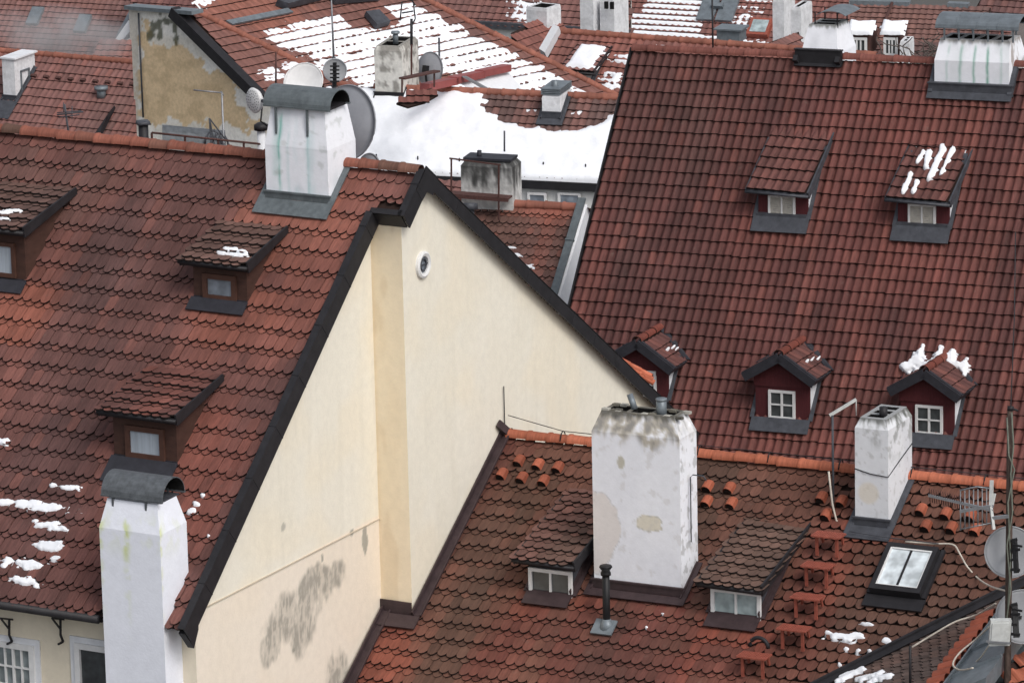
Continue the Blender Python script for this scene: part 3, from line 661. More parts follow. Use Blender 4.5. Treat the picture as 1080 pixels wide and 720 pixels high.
w2, O2, W2 = wall_window(A, 80, 122, 676, 1.5, 1, 1, 'glass_dark')
# dormers
gd = lambda base, dk, s: tile_colfn(base, dk, mulc(base, 1.25), RA, s, var=.1)
dA = gd(lin(116, 84, 74), lin(92, 72, 68), 5)
dz1 = dormer(A, RA, (-34, 294), (29, 299), (-34, 245), (87, 201), dA, so=.12, ov=.2, sideflash=False, win=(.1, .12, .93, .62), pane='curtain', winmat='brown_frame', nx=1, w=TW, g=.34, seed=4, apron=.25, apmat='dark_slate', label='dark brown catslide dormer with a patch of snow on its roof', fw=.07)
dz2 = dormer(A, RA, (205, 317), (262, 322), (205, 283), (307, 241), dA, so=.12, ov=.18, sideflash=False, win=(.2, .06, .66, .46), pane='glass_blue', winmat='brown_frame', w=TW, g=.34, seed=5, apron=.25, apmat='dark_slate', label='small brown dormer with tiny window below the big white chimney', fw=.09)
dormer(A, RA, (121, 484), (187, 494), (121, 441), (237, 397), tile_colfn(lin(130, 78, 68), lin(98, 68, 64), lin(150, 84, 68), RA, 8), so=.12, ov=.2, sideflash=False, win=(.25, .08, .76, .56), pane='curtain', winmat='brown_frame', w=TW, g=.34, seed=6, apron=.5, apmat='dark_slate', label='brown dormer with white curtain just above the barrel cowl', fw=.09)
# chimney 1 (copper cowl)
WH = lin(236, 238, 244)
def c1col(f, u, t):
    c = mixc(WH, lin(200, 208, 214), .5*sm(-.1, .4, nz(u*1.5, t*.8, 60+f)))
    if f == 0:
        for (x, w, st, l) in ((.27, .045, .85, 9), (.85, .045, .5, 9), (.45, .05, .25, 9), (.22, .14, .3, 1.2), (.9, .15, .25, 9), (.6, .08, .15, 9)):
            d = abs(u-x+.02*nz(t*2, x, 3)); k = (1-sm(0, w, d))*st*sm(-.5, .3, nz(u*6, t*2.2, 62)+.25)*sm(.02, .25, t)
            if t > l: k *= .3
            c = mixc(c, lin(110, 178, 166) if x < .4 else lin(150, 196, 196), k)
        if abs(t-.66) < .02: c = mulc(c, .9)
    c = mixc(c, lin(150, 158, 150), .35*sm(.3, .6, nz(u*3, t*6, 70+f)))
    return c
ch1, i1 = chimney(A, RA, (281.5, 211), (347, 216), (286, 114), .98, bend=.66, inset=.09, insetf=.1, colf=c1col, fmat='patina', apron=.34, up=.04, label='big white chimney streaked with green copper stain under a barrel cowl', flues=2)
barrel_cowl(ch1, i1['F0'], V((1, 0, 0)), V((0, 1, 0)), -.02, 1.3, .02, .72, i1['H']+.05, .29, mat='patina', posts=(.22, .84), postlen=.5)
M = MB(); M.box(i1['F0']+V((.22, .06, i1['H']+.01)), (1.0, 0, 0), (0, .7, 0), (0, 0, .04)); M.build('chimney_cap', 'black_metal', ch1)
# chimney 2 (front, tall)
pr_ = RA.w(199, 607); XC = pr_.x; pf = onp(170, 600, (XC, 0, 0), (1, 0, 0)); dep2 = pr_.y-pf.y
s_f = -pf.y/cos(PA)
def c2col(f, u, t):
    c = mixc(lin(232, 235, 244), lin(220, 223, 232), .35*sm(-.1, .4, nz(u*1.1, t*.5, 80+f)))
    if f in (0, 1):
        k = sm(.5, .1, abs(t-.5-.15*nz(u*3, 1, 3)))*sm(.0, .4, nz(u*5, t*3, 83)+.12)
        e = sm(.12, 0, u)+ (sm(.1, 0, abs(u-.5)) if f == 0 else 0) + (sm(.9, 1.05, u)*1.3 if f == 1 else 0)
        c = mixc(c, lin(205, 214, 150), min(1, .7*k*(.25+e)+.5*e*sm(2.6, .6, t)*sm(-.2, .3, nz(u*4, t*4, 85))*sm(.3, .6, t)))
    return c
fl = proj(RA.P(0, s_f)+V((0, 0, 0)))
F0 = V((onp(107.5, 620, pf, (0, 1, 0)).x, pf.y, RA.P(0, s_f).z)); px0 = proj(F0); px1 = proj(V((XC, pf.y, F0.z)))
print('ch2 px', px0, px1, 'dep', dep2, 'YE', YE, pf)
ch2, i2 = chimney(A, RA, px0, px1, (117, 529), dep2, bend=.46, inset=.1, insetf=.12, colf=c2col, flash=False, deep=F0.z-3, label='tall plain white chimney with dark half-barrel cowl at the eaves', flues=1)
barrel_cowl(ch2, i2['F0'], V((1, 0, 0)), V((0, 1, 0)), -.0, 1.17, .1, .8, i2['H']+.08, .32, mat='dark_cowl', posts=(.22, .85), postlen=.42)
M = MB(); M.box(i2['F0']+V((.16, .2, i2['H']+.005)), (.9, 0, 0), (0, .6, 0), (0, 0, .02)); M.build('chimney_cap', 'slate_metal', ch2)
# snow on A
def patches(R, lst, seed=0, amp=.35):
    L = [(R.px(x, y), ra, rs) for x, y, ra, rs in lst]
    def f(a, s):
        m = -1
        for (ca, cs), ra, rs in L:
            q = sqrt(((a-ca)/ra)**2+((s-cs)/rs)**2)
            if q < 1.9: m = max(m, .9-q+amp*.95*nz(a*5+seed, s*10, seed, 4))
        return m
    return f, [p[0] for p in L]
def snow_strokes(R, lst, label, seed=0, thick=.03, h=.09, step=.025):
    L = [(*R.px(*p), *R.px(*q), w) for p, q, w in lst]
    def f(a, s):
        m = -1
        for (x0, y0, x1, y1, w) in L:
            t = max(0, min(1, ((a-x0)*(x1-x0)+(s-y0)*(y1-y0))/((x1-x0)**2+(y1-y0)**2))); m = max(m, 1-sqrt((a-x0-t*(x1-x0))**2+(s-y0-t*(y1-y0))**2)/w+.8*nz(a*7, s*7, seed, 4))
        return m
    A_ = [l[0] for l in L]+[l[2] for l in L]; S_ = [l[1] for l in L]+[l[3] for l in L]
    return snowfield('snow', R, f, [(min(A_)-.3, min(S_)-.3), (max(A_)+.3, min(S_)-.3), (max(A_)+.3, max(S_)+.3), (min(A_)-.3, max(S_)+.3)], step, thick, label, h=h, seed=seed)
def snow_patches(R, lst, label, seed=0, step=.024, thick=.02, h=.088, amp=.6, parent=None):
    f, cs = patches(R, lst, seed, amp); m = max(x[2] for x in lst)+max(x[3] for x in lst)
    po = [(min(c[0] for c in cs)-m*1.3, min(c[1] for c in cs)-m*1.3), (max(c[0] for c in cs)+m*1.3, min(c[1] for c in cs)-m*1.3), (max(c[0] for c in cs)+m*1.3, max(c[1] for c in cs)+m*1.3), (min(c[0] for c in cs)-m*1.3, max(c[1] for c in cs)+m*1.3)]
    return snowfield('snow', R, f, po, step, thick, label, h=h, parent=parent, seed=seed)
snow_patches(RA, [(2, 466, .22, .1), (40, 535, .85, .13), (5, 531, .4, .1), (52, 556, .38, .12), (52, 577, .36, .14), (32, 597, .33, .14), (8, 594, .14, .12), (27, 614, .4, .1), (60, 590, .12, .1), (75, 516, .25, .09), (57, 513, .1, .06), (203, 541, .14, .08), (208, 533, .1, .07), (215, 523, .06, .05), (221, 567, .05, .05)], 'scattered strips of melting snow on the tiles near the lower left chimney', seed=3)

snow_patches(dz2[1], [(245, 266, .26, .1), (255, 268, .2, .09), (235, 269, .12, .06), (250, 271, .25, .05)], 'thin slushy snow on the small dormer below the copper-streaked chimney', seed=51, thick=.03, h=.07, step=.022)
snow_patches(dz1[1], [(12, 225, .22, .08), (3, 227, .2, .07), (20, 225, .1, .05), (6, 233, .22, .04)], 'thin slushy snow on the large dormer at the left edge', seed=52, thick=.03, h=.07, step=.022)
# ------------------------------------------------------------------ HOUSE C (lower right, brown biber roof)
rc_ = onp(531, 461, (0, 0, 0), (1, 0, 0)); jg = onp(432, 657, (0, 0, 0), (1, 0, 0)); PC = atan2(rc_.z-jg.z, rc_.y-jg.y)
RC = Roof(rc_, (1, 0, 0), PC, tilt=.019); print('C pitch', degrees(PC), rc_, 'ridge at 1080 ->', proj(RC.P(10.5, 0)))
SJ = (rc_.y-YRET+.02)/cos(PC); SCE = 11.2
Chouse = thing('brown_tiled_house', RC.P(5, SCE)-Z*9, 'lower house with brown and orange beaver-tail roof, red roof steps and two slate dormers', 'house')
V1 = RC.px(872, 722); V2 = RC.px(1068, 624)
dv = ((V2[0]-V1[0]), (V2[1]-V1[1])); Vend = (V1[0]-dv[0]*.6, V1[1]-dv[1]*.6); Vtop = (V2[0]+dv[0]*.25, V2[1]+dv[1]*.25)
CR = 13.2
polyC = [(0.02, 0), (CR, 0), (CR, Vtop[1]), Vtop, Vend, (Vend[0], SCE), (XR+.02, SCE), (XR+.02, SJ), (0.02, SJ)]
BR = lin(114, 72, 57); OL = lin(92, 68, 56); RD = lin(122, 60, 50); OG = lin(158, 78, 56)
cb = lambda x, y, ra, rs, c, st: (x, y, ra, rs, c, st)
fC = tile_colfn(BR, OL, lin(126, 78, 62), RC, 11, var=.09, dk=.8, blobs=[
    (400, 700, .75, 1.5, OG, .85), (425, 640, .4, .9, RD, .8), (470, 690, .55, 1.4, OL, .9), (520, 690, .4, 1.2, RD, .8), (455, 600, .3, 1.4, RD, .45), (480, 560, .25, 1.5, RD, .4), (515, 500, .4, .8, RD, .5), (545, 475, .5, .3, RD, .5),
    (550, 645, .45, .3, OG, .7), (545, 690, .3, 1.2, RD, .7), (625, 640, .7, .25, OG, .85), (690, 650, .7, .25, OG, .7), (600, 690, .35, 1.3, lin(150, 76, 56), .7), (660, 690, 1.6, 1.3, lin(100, 56, 50), .85), (740, 690, 1.5, 1.1, lin(124, 62, 52), .8), (780, 680, .9, .25, OG, .85), (735, 680, .25, 1.2, OG, .6),
    (905, 568, .9, .22, OG, .9), (880, 620, .25, 1.2, lin(150, 74, 54), .7), (858, 600, .4, 2, RD, .5), (1000, 620, 1.2, 1.4, lin(100, 70, 56), .5), (960, 665, 1.6, .8, lin(100, 74, 62), .7), (560, 520, .6, .8, lin(86, 72, 56), .5), (840, 690, .5, 1.0, RD, .6), (700, 500, 1, 1, lin(96, 70, 56), .5), (505, 590, .7, 1.2, OL, .8), (460, 640, .5, .8, OL, .6)])
CG = .35; CW = .19
M = MB(); deck(M, RC, polyC); aS = round(RC.px(812, 640)[0]/CW)*CW; hL = [(aS, -1), (30, -1), (30, 30), (aS, 30)]; hR = [(-5, -1), (aS, -1), (aS, 30), (-5, 30)]
biber(M, RC, polyC, CW, CG, fC, seed=11, sref=0.1, aref=0, holes=[hL]); biber(M, RC, polyC, CW, .235, fC, seed=13, sref=.12, aref=0, single=True, dep=.085, h0=.015, holes=[hR])
RCB = Roof(rc_, (-1, 0, 0), PC); pcb = [(-CR, 0), (-.1, 0), (-.1, 5), (-CR, 5)]; deck(M, RCB, pcb); biber(M, RCB, pcb, .4, .6, fC, seed=12, sref=5)
roofC = M.build('roof', ['tile', 'deck'], Chouse)
M = MB(); ridge_tiles(M, RC.P(.1, 0)+Z*.07, RC.P(CR, 0)+Z*.07, r=.125, L=.4, colf=lambda a, s, r: mulc(lin(166, 96, 72), r.uniform(.82, 1.1)), seed=12); rtC = M.build('ridge_tiles', 'tile', roofC)
M = MB()
for k_ in range(9):
    p = RC.P(1.2+k_*1.35, 0)+Z*.2; M.tube([p-Z*.12+RC.d*.12, p-Z*.0+RC.d*.06, p+Z*.03, p-RC.d*.06, p-Z*.12-RC.d*.12], .012, n=5)
M.tube([RC.P(.1, 0)+Z*.42, RC.P(1.2, 0)+Z*.23, RC.P(CR, 0)+Z*.23], .008, n=5); M.tube([RC.P(.0, 0)+Z*.1+V((.03,0,0)), RC.P(0, 0)+Z*.95+V((.03,0,0))], .01, n=5)
M.build('lightning_wire', 'black_metal', roofC)
M = MB(); yb_, yf_ = RC.P(0, SCE-.3).y, RC.P(0, 0).y+4.2; zt = RC.P(0, SCE-.3).z-.1
M.prism([(0.0+.02, yb_, zt), (.02, rc_.y, rc_.z-.12), (.02, yf_, rc_.z-4.2*tan(PC)-.1), (.02, yf_, 0), (.02, yb_, 0)], (CR-.1, 0, 0), col=lin(200, 180, 150)); M.build('wall', 'plaster', Chouse)
# abutment flashing along the gable of A
M = MB()
def abut(a, s0, s1, up=.2):
    M.prism([RC.P(a+.004, s0, .0), RC.P(a+.004, s1, .0), RC.P(a+.004, s1, up+.0), RC.P(a+.004, s0, up)], (.03, 0, 0)); slab(M, RC, a+.034, a+.17, s0, s1, .085, .112)
    slab(M, RC, a+.15, a+.18, s0, s1, .11, .14)
abut(0.0, -.12, SJ-.0); abut(XR, SJ-.05, SCE)
M.box((XR+.01, YRET-.03, RC.P(0, SJ).z), (-XR, 0, 0), (0, -.03, 0), (0, 0, .3)); slab(M, RC, XR, .16, SJ+.02, SJ+.3, .1, .13)
M.prism([RC.P(0.03, -.12, .0), RC.P(.2, -.12, 0), RC.P(.06, -.05, .42), RC.P(.03, -.05, .42)], RC.down*.15); M.build('flashing', 'brown_metal', roofC)
# dormers
fd1 = tile_colfn(lin(124, 84, 74), lin(96, 76, 66), lin(150, 98, 84), RC, 15, var=.1); fd2 = tile_colfn(lin(112, 84, 72), lin(94, 76, 66), lin(128, 94, 80), RC, 16, var=.08)
dormer(Chouse, RC, (559, 626), (603, 632), (557, 597), (625, 517), fd1, so=.16, ov=.18, face='black_metal', cheek='slate_metal', trim='black_metal', win=(.0, .02, .84, .48), pane='glass_dark', winmat='white_paint', nx=2, w=CW, g=.3, seed=15, ezup=.2, apron=.28, apmat='brown_metal', label='slate-cheeked dormer with white two-pane window left of the big stained chimney', fw=.065)
dormer(Chouse, RC, (751, 649), (801, 657), (751, 622), (852, 545), fd2, so=.13, ov=.18, face='black_metal', cheek='slate_metal', trim='black_metal', win=(.0, .02, .93, .5), pane='glass_light', winmat='white_paint', nx=2, w=CW, g=.3, seed=16, ezup=.2, apron=.3, apmat='brown_metal', label='long slate-cheeked dormer right of the big stained chimney, pale curtained window', fw=.065)
# main chimney
def c3col(f, u, t):
    c = mixc(WH, lin(222, 224, 232), .4*sm(-.1, .4, nz(u*.9, t*.6, 90+f)))
    edge = .42+.35*nz(u*2.2, 0, 91+f, 3)+.12*nz(u*9, 1, 92, 3)
    k = sm(edge+.12, edge-.12, t); n = nz(u*5, t*5, 93+f, 4)
    st = mixc(lin(168, 158, 136), lin(112, 106, 94), sm(-.05, .4, n)); c = mixc(c, st, k*sm(-.45, .15, n+.1)*(.8 if f == 0 else .35))
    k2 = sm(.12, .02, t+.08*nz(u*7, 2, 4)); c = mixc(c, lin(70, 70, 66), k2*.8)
    if f == 0:
        q = ((u-1.1)/.24)**2+((t-1.88)/.16)**2+.8*nz(u*4, t*4, 95, 3); e = sm(1.0, .85, q); c = mixc(c, lin(214, 206, 184), e*.8); c = mixc(c, lin(170, 165, 150), .7*sm(.18, .0, abs(q-.95)))
        q = ((u-.05)/.42)**2+((t-2.1)/.75)**2+.5*nz(u*3, t*2, 96, 3); c = mixc(c, lin(214, 202, 190), .55*sm(1.0, .85, q)); c = mixc(c, lin(168, 162, 156), .55*sm(.07, .0, abs(q-.97)))
        q = ((u-.55)/.07)**2+((t-.85)/.12)**2; c = mixc(c, lin(176, 170, 150), .8*sm(1.2, .7, q))
    if f == 1: c = mixc(c, lin(160, 160, 160), .6*sm(.3, .45, nz(u*6, t*5, 97, 4)+.12*sm(1.2, 2.2, t)))
    c = mixc(c, lin(190, 186, 182), .3*sm(.35, .5, nz(u*4, t*4, 98+f, 4)))
    return c
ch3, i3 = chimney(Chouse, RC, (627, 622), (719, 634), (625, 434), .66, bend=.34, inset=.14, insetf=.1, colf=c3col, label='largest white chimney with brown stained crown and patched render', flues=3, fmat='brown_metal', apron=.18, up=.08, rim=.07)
t0 = i3['top'][0]+Z*i3['H']; M = MB(); M.tube([t0+V((1.05, .2, -.1)), t0+V((1.05, .2,   .28))], .09, n=16); M.tube([t0+V((1.05, .2, .25)), t0+V((1.05, .2, .285))], .097, n=16); M.build('flue_pipe', 'zinc', ch3)
M = MB(); M.tube([t0+V((.52, .25, .02)), t0+V((.4, .3, .26))], .055, n=12); M.build('flue_pipe', 'zinc', ch3)
M = MB(); rr = random.Random(5)
for k_ in range(26):
    p = t0+V((rr.uniform(-.05, 1.42), rr.choice((rr.uniform(-.02, .05), rr.uniform(.35, .44))), 0)); s_ = rr.uniform(.04, .085); M.box(p, (s_*1.5, 0, 0), (s_*.2, s_, 0), (0, 0, s_*.55), col=lin(*rr.choice([(120, 116, 106), (90, 88, 82), (170, 168, 160)])))
M.build('broken_crown', 'rough_plaster', ch3)
# slim pipe beside the chimney + cable hook
M = MB(); F3 = i3['F0']; W3 = i3['W']; x_ = W3+.05
M.tube([F3+V((x_, .3, 1.0)), F3+V((x_, .3, 2.15)), F3+V((x_+.05, .3, 2.2)), F3+V((x_+.25, .3, 2.2)), F3+V((x_+.3, .3, 2.12))], .011, n=6); M.build('conduit', 'slate_metal', ch3)
# right chimney
def c4col(f, u, t):
    c = mixc(lin(220, 222, 226), lin(196, 198, 206), .5*sm(-.1, .4, nz(u*.9, t*.6, 110+f)))
    n = nz(u*4.5, t*3.2, 111+f, 5); k = sm(1.0 if f == 1 else .5, .0, t+.4*nz(u*4, 0, 112+f)); c = mixc(c, lin(110, 112, 106), k*sm(0, .4, n+.25*nz(u*14, t*12, 9))*.85)
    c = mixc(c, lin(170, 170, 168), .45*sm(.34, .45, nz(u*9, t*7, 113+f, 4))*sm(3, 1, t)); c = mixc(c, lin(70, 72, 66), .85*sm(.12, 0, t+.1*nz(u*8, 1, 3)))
    if f == 0: q = ((u-.25)/.2)**2+((t-1.3)/.2)**2; c = mixc(c, lin(216, 206, 186), .6*sm(1.2, .6, q))
    return c
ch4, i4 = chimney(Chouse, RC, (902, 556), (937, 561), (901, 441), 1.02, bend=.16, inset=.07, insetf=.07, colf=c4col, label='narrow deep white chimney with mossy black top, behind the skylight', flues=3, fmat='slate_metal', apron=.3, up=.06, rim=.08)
t0 = i4['top'][0]+Z*i4['H']; M = MB(); M.tube([t0+V((.32, .25, -.05)), t0+V((.32, .25, .16))], .07, n=12); M.build('flue_pipe', 'black_metal', ch4)
M = MB(); F4 = i4['F0']; zz = 1.05; M.tube([F4+V((-.01, 0, zz)), F4+V((.3, -.012, zz-.06)), F4+V((i4['W'], -.012, zz-.08)), F4+V((i4['W']+.012, .5, zz+.1)), F4+V((i4['W']+.012, 1.0, zz+.25))], .01, n=5); M.build('earth_wire', 'black_metal', ch4)
# vent pipe
p = RC.w(640, 665); pt = onp(641, 598, p, RC.d); h_ = pt.z-p.z
vp = MB(); vp.tube([p-Z*.1, p+Z*(h_-.12)], .065, n=14); vp.tube([p+Z*(h_-.14), p+Z*(h_-.1), p+Z*(h_-.06), p+Z*h_], [.09, .09, .07, .11], n=14); vp.tube([p+Z*h_, p+Z*(h_+.03)], [.115, .1], n=14); vpo = vp.build('vent_pipe', 'black_plastic', roofC)
M = MB(); a, s = RC.px(640, 662); slab(M, RC, a-.2, a+.2, s-.1, s+.22, .085, .115); M.tube([p+Z*.0, p+Z*.22], [.16, .07], n=14); M.build('vent_flashing', 'zinc', vpo)
# step-on gratings
def roof_step(x, y, hook=False, red='red_steel'):
    a, s = RC.px(x, y); r, d = RC.r, RC.d; O = RC.P(a, s, .1); M = MB(); W, D_ = .51, .29; O = O+Z*.2
    for i in range(12): M.box(O+r*(W*i/11-.014)-r*W/2, r*.028, d*D_, Z*.025)
    for j in range(6): M.box(O-r*W/2+d*(D_*j/5-.016), r*W, d*.032, Z*.024)
    for q in (-1, 1):
        M.bar(O+r*q*(W/2-.07)+d*.22, RC.P(a+q*(W/2-.07), s+.26, .09), .035, .05); M.bar(O+r*q*(W/2-.07)+d*.02, RC.P(a+q*(W/2-.07), s-.05, .08), .03, .05)
    o = M.build('roof_step', red, roofC)
    if hook:
        K = MB(); c0 = O+Z*.1-d*.05; K.tube([c0+r*.17*cos(t)+Z*.17*sin(t) for t in [pi*k/10 for k in range(11)]], .035, n=8); K.build('safety_hook', 'black_metal', o)
    return o
for x, y, h_ in ((879, 570, 0), (868, 602, 0), (857, 635, 0), (843, 668, 0), (801, 697, 1)): roof_step(x, y+8, h_)
# hooded ventilation tiles
def vent_tile(x, y, col):
    a, s = RC.px(x, y); M = MB(); w = .085; vs = []; K = 6; rcs = []
    for (ss, hh, ww) in ((s-.2, .09, .08), (s-.16, .12, w*1.0), (s+.02, .15, w*1.05)):
        for j in range(K+1): t = pi*j/K; vs.append(RC.P(a-cos(t)*ww*1.0, ss, .05+sin(t)**.6*(hh-.0))); rcs.append((a, ss, 0))
    M.add(vs, [(i*(K+1)+j, i*(K+1)+j+1, (i+1)*(K+1)+j+1, (i+1)*(K+1)+j) for i in range(2) for j in range(K)], col=col, smooth=False, rc=rcs)
    M.add([RC.P(a-cos(pi*j/K)*w*.9, s+.022, .045+sin(pi*j/K)**.6*.125) for j in range(K+1)], [tuple(range(K+1))], col=DARK)
    return M.build('vent_tile', 'tile', roofC)
rr = random.Random(8)
for x, y in ((547, 493), (567, 497), (588, 500), (529, 507), (550, 511), (573, 514), (746, 520), (769, 522), (745, 536), (771, 538), (866, 532), (887, 536), (871, 550), (971, 545), (997, 549), (1023, 551), (976, 562), (1003, 564), (1028, 566)):
    vent_tile(x, y, mulc(lin(158, 88, 66), rr.uniform(.75, 1.12)))
# skylight
a0, s0 = RC.px(920, 630); a1, _ = RC.px(972, 640); st = RC.px(935, 581)[1]
SK = MB(); fw = .08
for (x0, x1, y0, y1) in ((a0, a1, st, st+fw), (a0, a1, s0-fw*1.3, s0), (a0, a0+fw, st+fw, s0-fw*1.3), (a1-fw, a1, st+fw, s0-fw*1.3)): slab(SK, RC, x0, x1, y0, y1, .0, .27)
slab(SK, RC, a0-.08, a1+.08, s0+.01, s0+.26, .085, .12); slab(SK, RC, a0-.07, a0-.005, st-.05, s0, .08, .15); slab(SK, RC, a1+.005, a1+.07, st-.05, s0, .08, .15)
sk = SK.build('skylight', 'black_metal', roofC)
SK = MB(); slab(SK, RC, a0+fw-.01, a1-fw+.01, st+fw-.01, s0-fw*1.3+.01, .2, .225); SK.build('window_pane', 'glass_sky', sk)
SK = MB()
for (x0, x1, y0, y1) in ((a0+fw, a1-fw, st+fw, st+fw+.03), (a0+fw, a1-fw, s0-fw*1.3-.03, s0-fw*1.3), (a0+fw, a0+fw+.03, st+fw+.03, s0-fw*1.3-.03), (a1-fw-.03, a1-fw, st+fw+.03, s0-fw*1.3-.03)): slab(SK, RC, x0, x1, y0, y1, .226, .25)
SK.build('sash', 'white_paint', sk); SK = MB(); slab(SK, RC, (a0+a1)/2-.018, (a0+a1)/2+.018, st+fw+.03, s0-fw*1.3-.03, .226, .245); SK.build('glazing_bar', 'black_metal', sk)
snow_patches(RC, [(888, 673, .34, .1), (905, 672, .2, .1), (936, 677, .1, .09), (906, 688, .07, .07), (893, 686, .06, .05), (918, 688, .06, .05), (886, 702, .05, .05), (873, 669, .08, .05), (916, 660, .15, .035), (700, 649, .05, .03), (683, 664, .03, .03)], 'small clump of snow on the brown tiles just below the skylight', seed=9, amp=.5, thick=.03, h=.09)
# ------------------------------------------------------------------ HOUSE F (bottom right corner)
P1 = RC.P(*V1); P2 = RC.P(*V2); P3 = CAM+ray(985, 724)*((P1-CAM).length-2.4)
nF = (P2-P1).cross(P3-P1).normalized()
if nF.z < 0: nF = -nF
rF = Z.cross(nF).normalized(); 
pF = math.acos(nF.z)
RF = Roof(P1, V((-nF.y, nF.x, 0)) if True else rF, pF)
if (RF.n-nF).length > .01: RF = Roof(P1, V((nF.y, -nF.x, 0)), pF)
print('F pitch', degrees(pF), RF.r, (RF.n-nF).length)
Fh = thing('tiled_house', P1-Z*8, 'corner roof at bottom right with dull brown tiles, orange ridge caps and grey metal parapet', 'house')
fpx = [(868, 726), (1068, 623), (1046, 628), (962, 722), (955, 735), (880, 735)]
polyF = [RF.px(x, y) for x, y in ((850, 733), (1075, 620), (1046, 650), (962, 756), (850, 750))]
fF = tile_colfn(lin(104, 84, 76), lin(86, 74, 70), lin(122, 92, 80), RF, 21, var=.1)
M = MB(); deck(M, RF, polyF, h=.0); biber(M, RF, polyF, .16, .17, fF, seed=21, h0=0, low=.03, dep=.03); 
M.prism([RF.P(a, s, -.1) for a, s in polyF], -Z*5, mi=1); roofF = M.build('roof', ['tile', 'deck'], Fh)
# valley strip
M = MB(); q0, q1 = RC.P(*Vend), RC.P(*Vtop); t = (q1-q0).normalized(); w_ = RC.n.cross(t).normalized()
M.prism([q0-w_*.1+RC.n*.1, q1-w_*.1+RC.n*.1, q1+w_*.1+RC.n*.1, q0+w_*.1+RC.n*.1], RC.n*.03); M.prism([q0+RC.n*.05-w_*.02, q1+RC.n*.05-w_*.02, q1+RC.n*.05+w_*.02, q0+RC.n*.05+w_*.02], Z*.14); M.build('valley_flashing', 'black_metal', roofF)
# ridge caps: short hollow tiles side by side
R1 = RF.w(1041, 652); R2 = RF.w(966, 752)
M = MB(); n_ = 13; rr = random.Random(3); dR = (R2-R1)/n_; side = RF.n.cross(dR).normalized()
if side.x < 0: side = -side
for i in range(n_):
    c = R1+dR*(i+.5)+Z*.06; col = mulc(lin(160, 88, 68), rr.uniform(.75, 1.1)); vs = []; K = 8; w = dR.length*.5; rcs = []
    for e, l in ((0, -.1), (1, .24)):
        for j in range(K+1): t = pi*j/K; vs.append(c+side*l+dR.normalized()*cos(t)*w+RF.n*(sin(t)*w*.9)); rcs.append((i, l, j*.1))
    M.add(vs, [(j, j+1, K+2+j, K+1+j) for j in range(K)], col=col, smooth=True, rc=rcs); M.add([v_ for v_ in vs[:K+1]], [tuple(range(K+1))], col=mulc(col, .7))
M.build('ridge_tiles', 'tile', roofF)
# metal parapet and inner pantiles
G1 = R1+side*.35+Z*.05; G2 = R2+side*.35+Z*.05
M = MB(); ww = side*.95
M.prism([G1+Z*.1, G2+Z*.1, G2+ww+Z*.25, G1+ww+Z*.25], -Z*.3); M.prism([G1+Z*.1-side*.03, G2+Z*.1-side*.03, G2+Z*.17-side*.03, G1+Z*.17-side*.03], side*.04)
for k_ in (.22, .5, .78):
    c = G1.lerp(G2, k_); M.bar(c+Z*.12, c+ww+Z*.27, .03, .05)
M.prism([G1-Z*.3, G2-Z*.3, G2+ww-Z*.3, G1+ww-Z*.3], -Z*6)
M.build('metal_parapet', 'zinc', Fh)
snow_strokes(RF, [((885, 721), (911, 708), .07), ((890, 716), (900, 712), .06), ((905, 719), (918, 716), .05), ((912, 718), (931, 712), .08), ((922, 720), (938, 715), .09), ((928, 714), (932, 711), .05)], 'streaks of snow in the valley at the bottom right corner', seed=14)
RP = Roof(G1+ww*1.05+Z*.1, V((cos(.9), sin(.9), 0)), radians(22)); fo = tile_colfn(lin(176, 92, 62), lin(140, 74, 56), lin(196, 108, 74), RP, 23)
pp = [RP.px(x, y) for x, y in ((1058, 735), (1066, 700), (1100, 672), (1120, 740))]; M = MB(); deck(M, RP, pp, h=0); pantile(M, RP, pp, .2, .34, fo, seed=2, sref=0); M.prism([RP.P(a, s, -.1) for a, s in pp], -Z*5, mi=1)
M.build('lower_roof', ['tile', 'deck'], Fh)
FH = .115
# ------------------------------------------------------------------ HOUSE B (maroon pantile roof, right)
RB = roof_px((668, 54), (1080, 75), 118, verge=(597, 320), rv=(cos(radians(2)), sin(radians(2)), 0), tilt=.03)
print('RB ridge px', proj(RB.P(9, 0)))
LBR = (RB.w(1250, 90)-RB.O).dot(RB.r); SB = 17.5
Bh = thing('maroon_pantile_house', RB.P(6, SB)-Z*8, 'large steep house roof of dark maroon pantiles with five dormers', 'house')
MR = lin(106, 58, 53); MD = lin(86, 51, 49); ML = lin(134, 74, 63)
fB = tile_colfn(MR, MD, ML, RB, 31, var=.07, colvar=.2, dk=.7, blobs=[
    (935, 80, 1.6, 3, ML, .4), (905, 300, .9, 8, lin(122, 64, 56), .55), (1010, 130, .6, 3, ML, .5), (820, 255, 1.3, .5, lin(140, 74, 62), .6), (970, 280, 1.3, 1.2, lin(132, 70, 60), .5), (830, 470, 1.3, .6, lin(140, 76, 64), .6), (700, 330, 1.4, 5, lin(84, 52, 50), .6), (690, 120, 1.4, 4, lin(88, 60, 56), .6), (760, 330, .7, 5, lin(112, 62, 54), .4), (1050, 350, .7, 7, lin(84, 50, 48), .5), (930, 440, 1.2, 2, lin(126, 68, 58), .4), (860, 60, 6, .5, lin(132, 78, 68), .5), (1000, 470, 2, .8, lin(120, 66, 58), .5), (760, 120, 1.6, 2, lin(92, 60, 54), .5)])
BW, BG = .205, .335
polyB = [(.0, 0), (LBR, 0), (LBR, SB), (0, SB)]
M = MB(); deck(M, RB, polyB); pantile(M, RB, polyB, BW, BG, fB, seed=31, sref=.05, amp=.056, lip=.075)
rbb = Roof(RB.O, -RB.r, RB.p); pbb = [(-LBR, 0), (0, 0), (0, 9), (-LBR, 9)]; deck(M, rbb, pbb); pantile(M, rbb, pbb, .6, .7, fB, seed=32, seg=6)
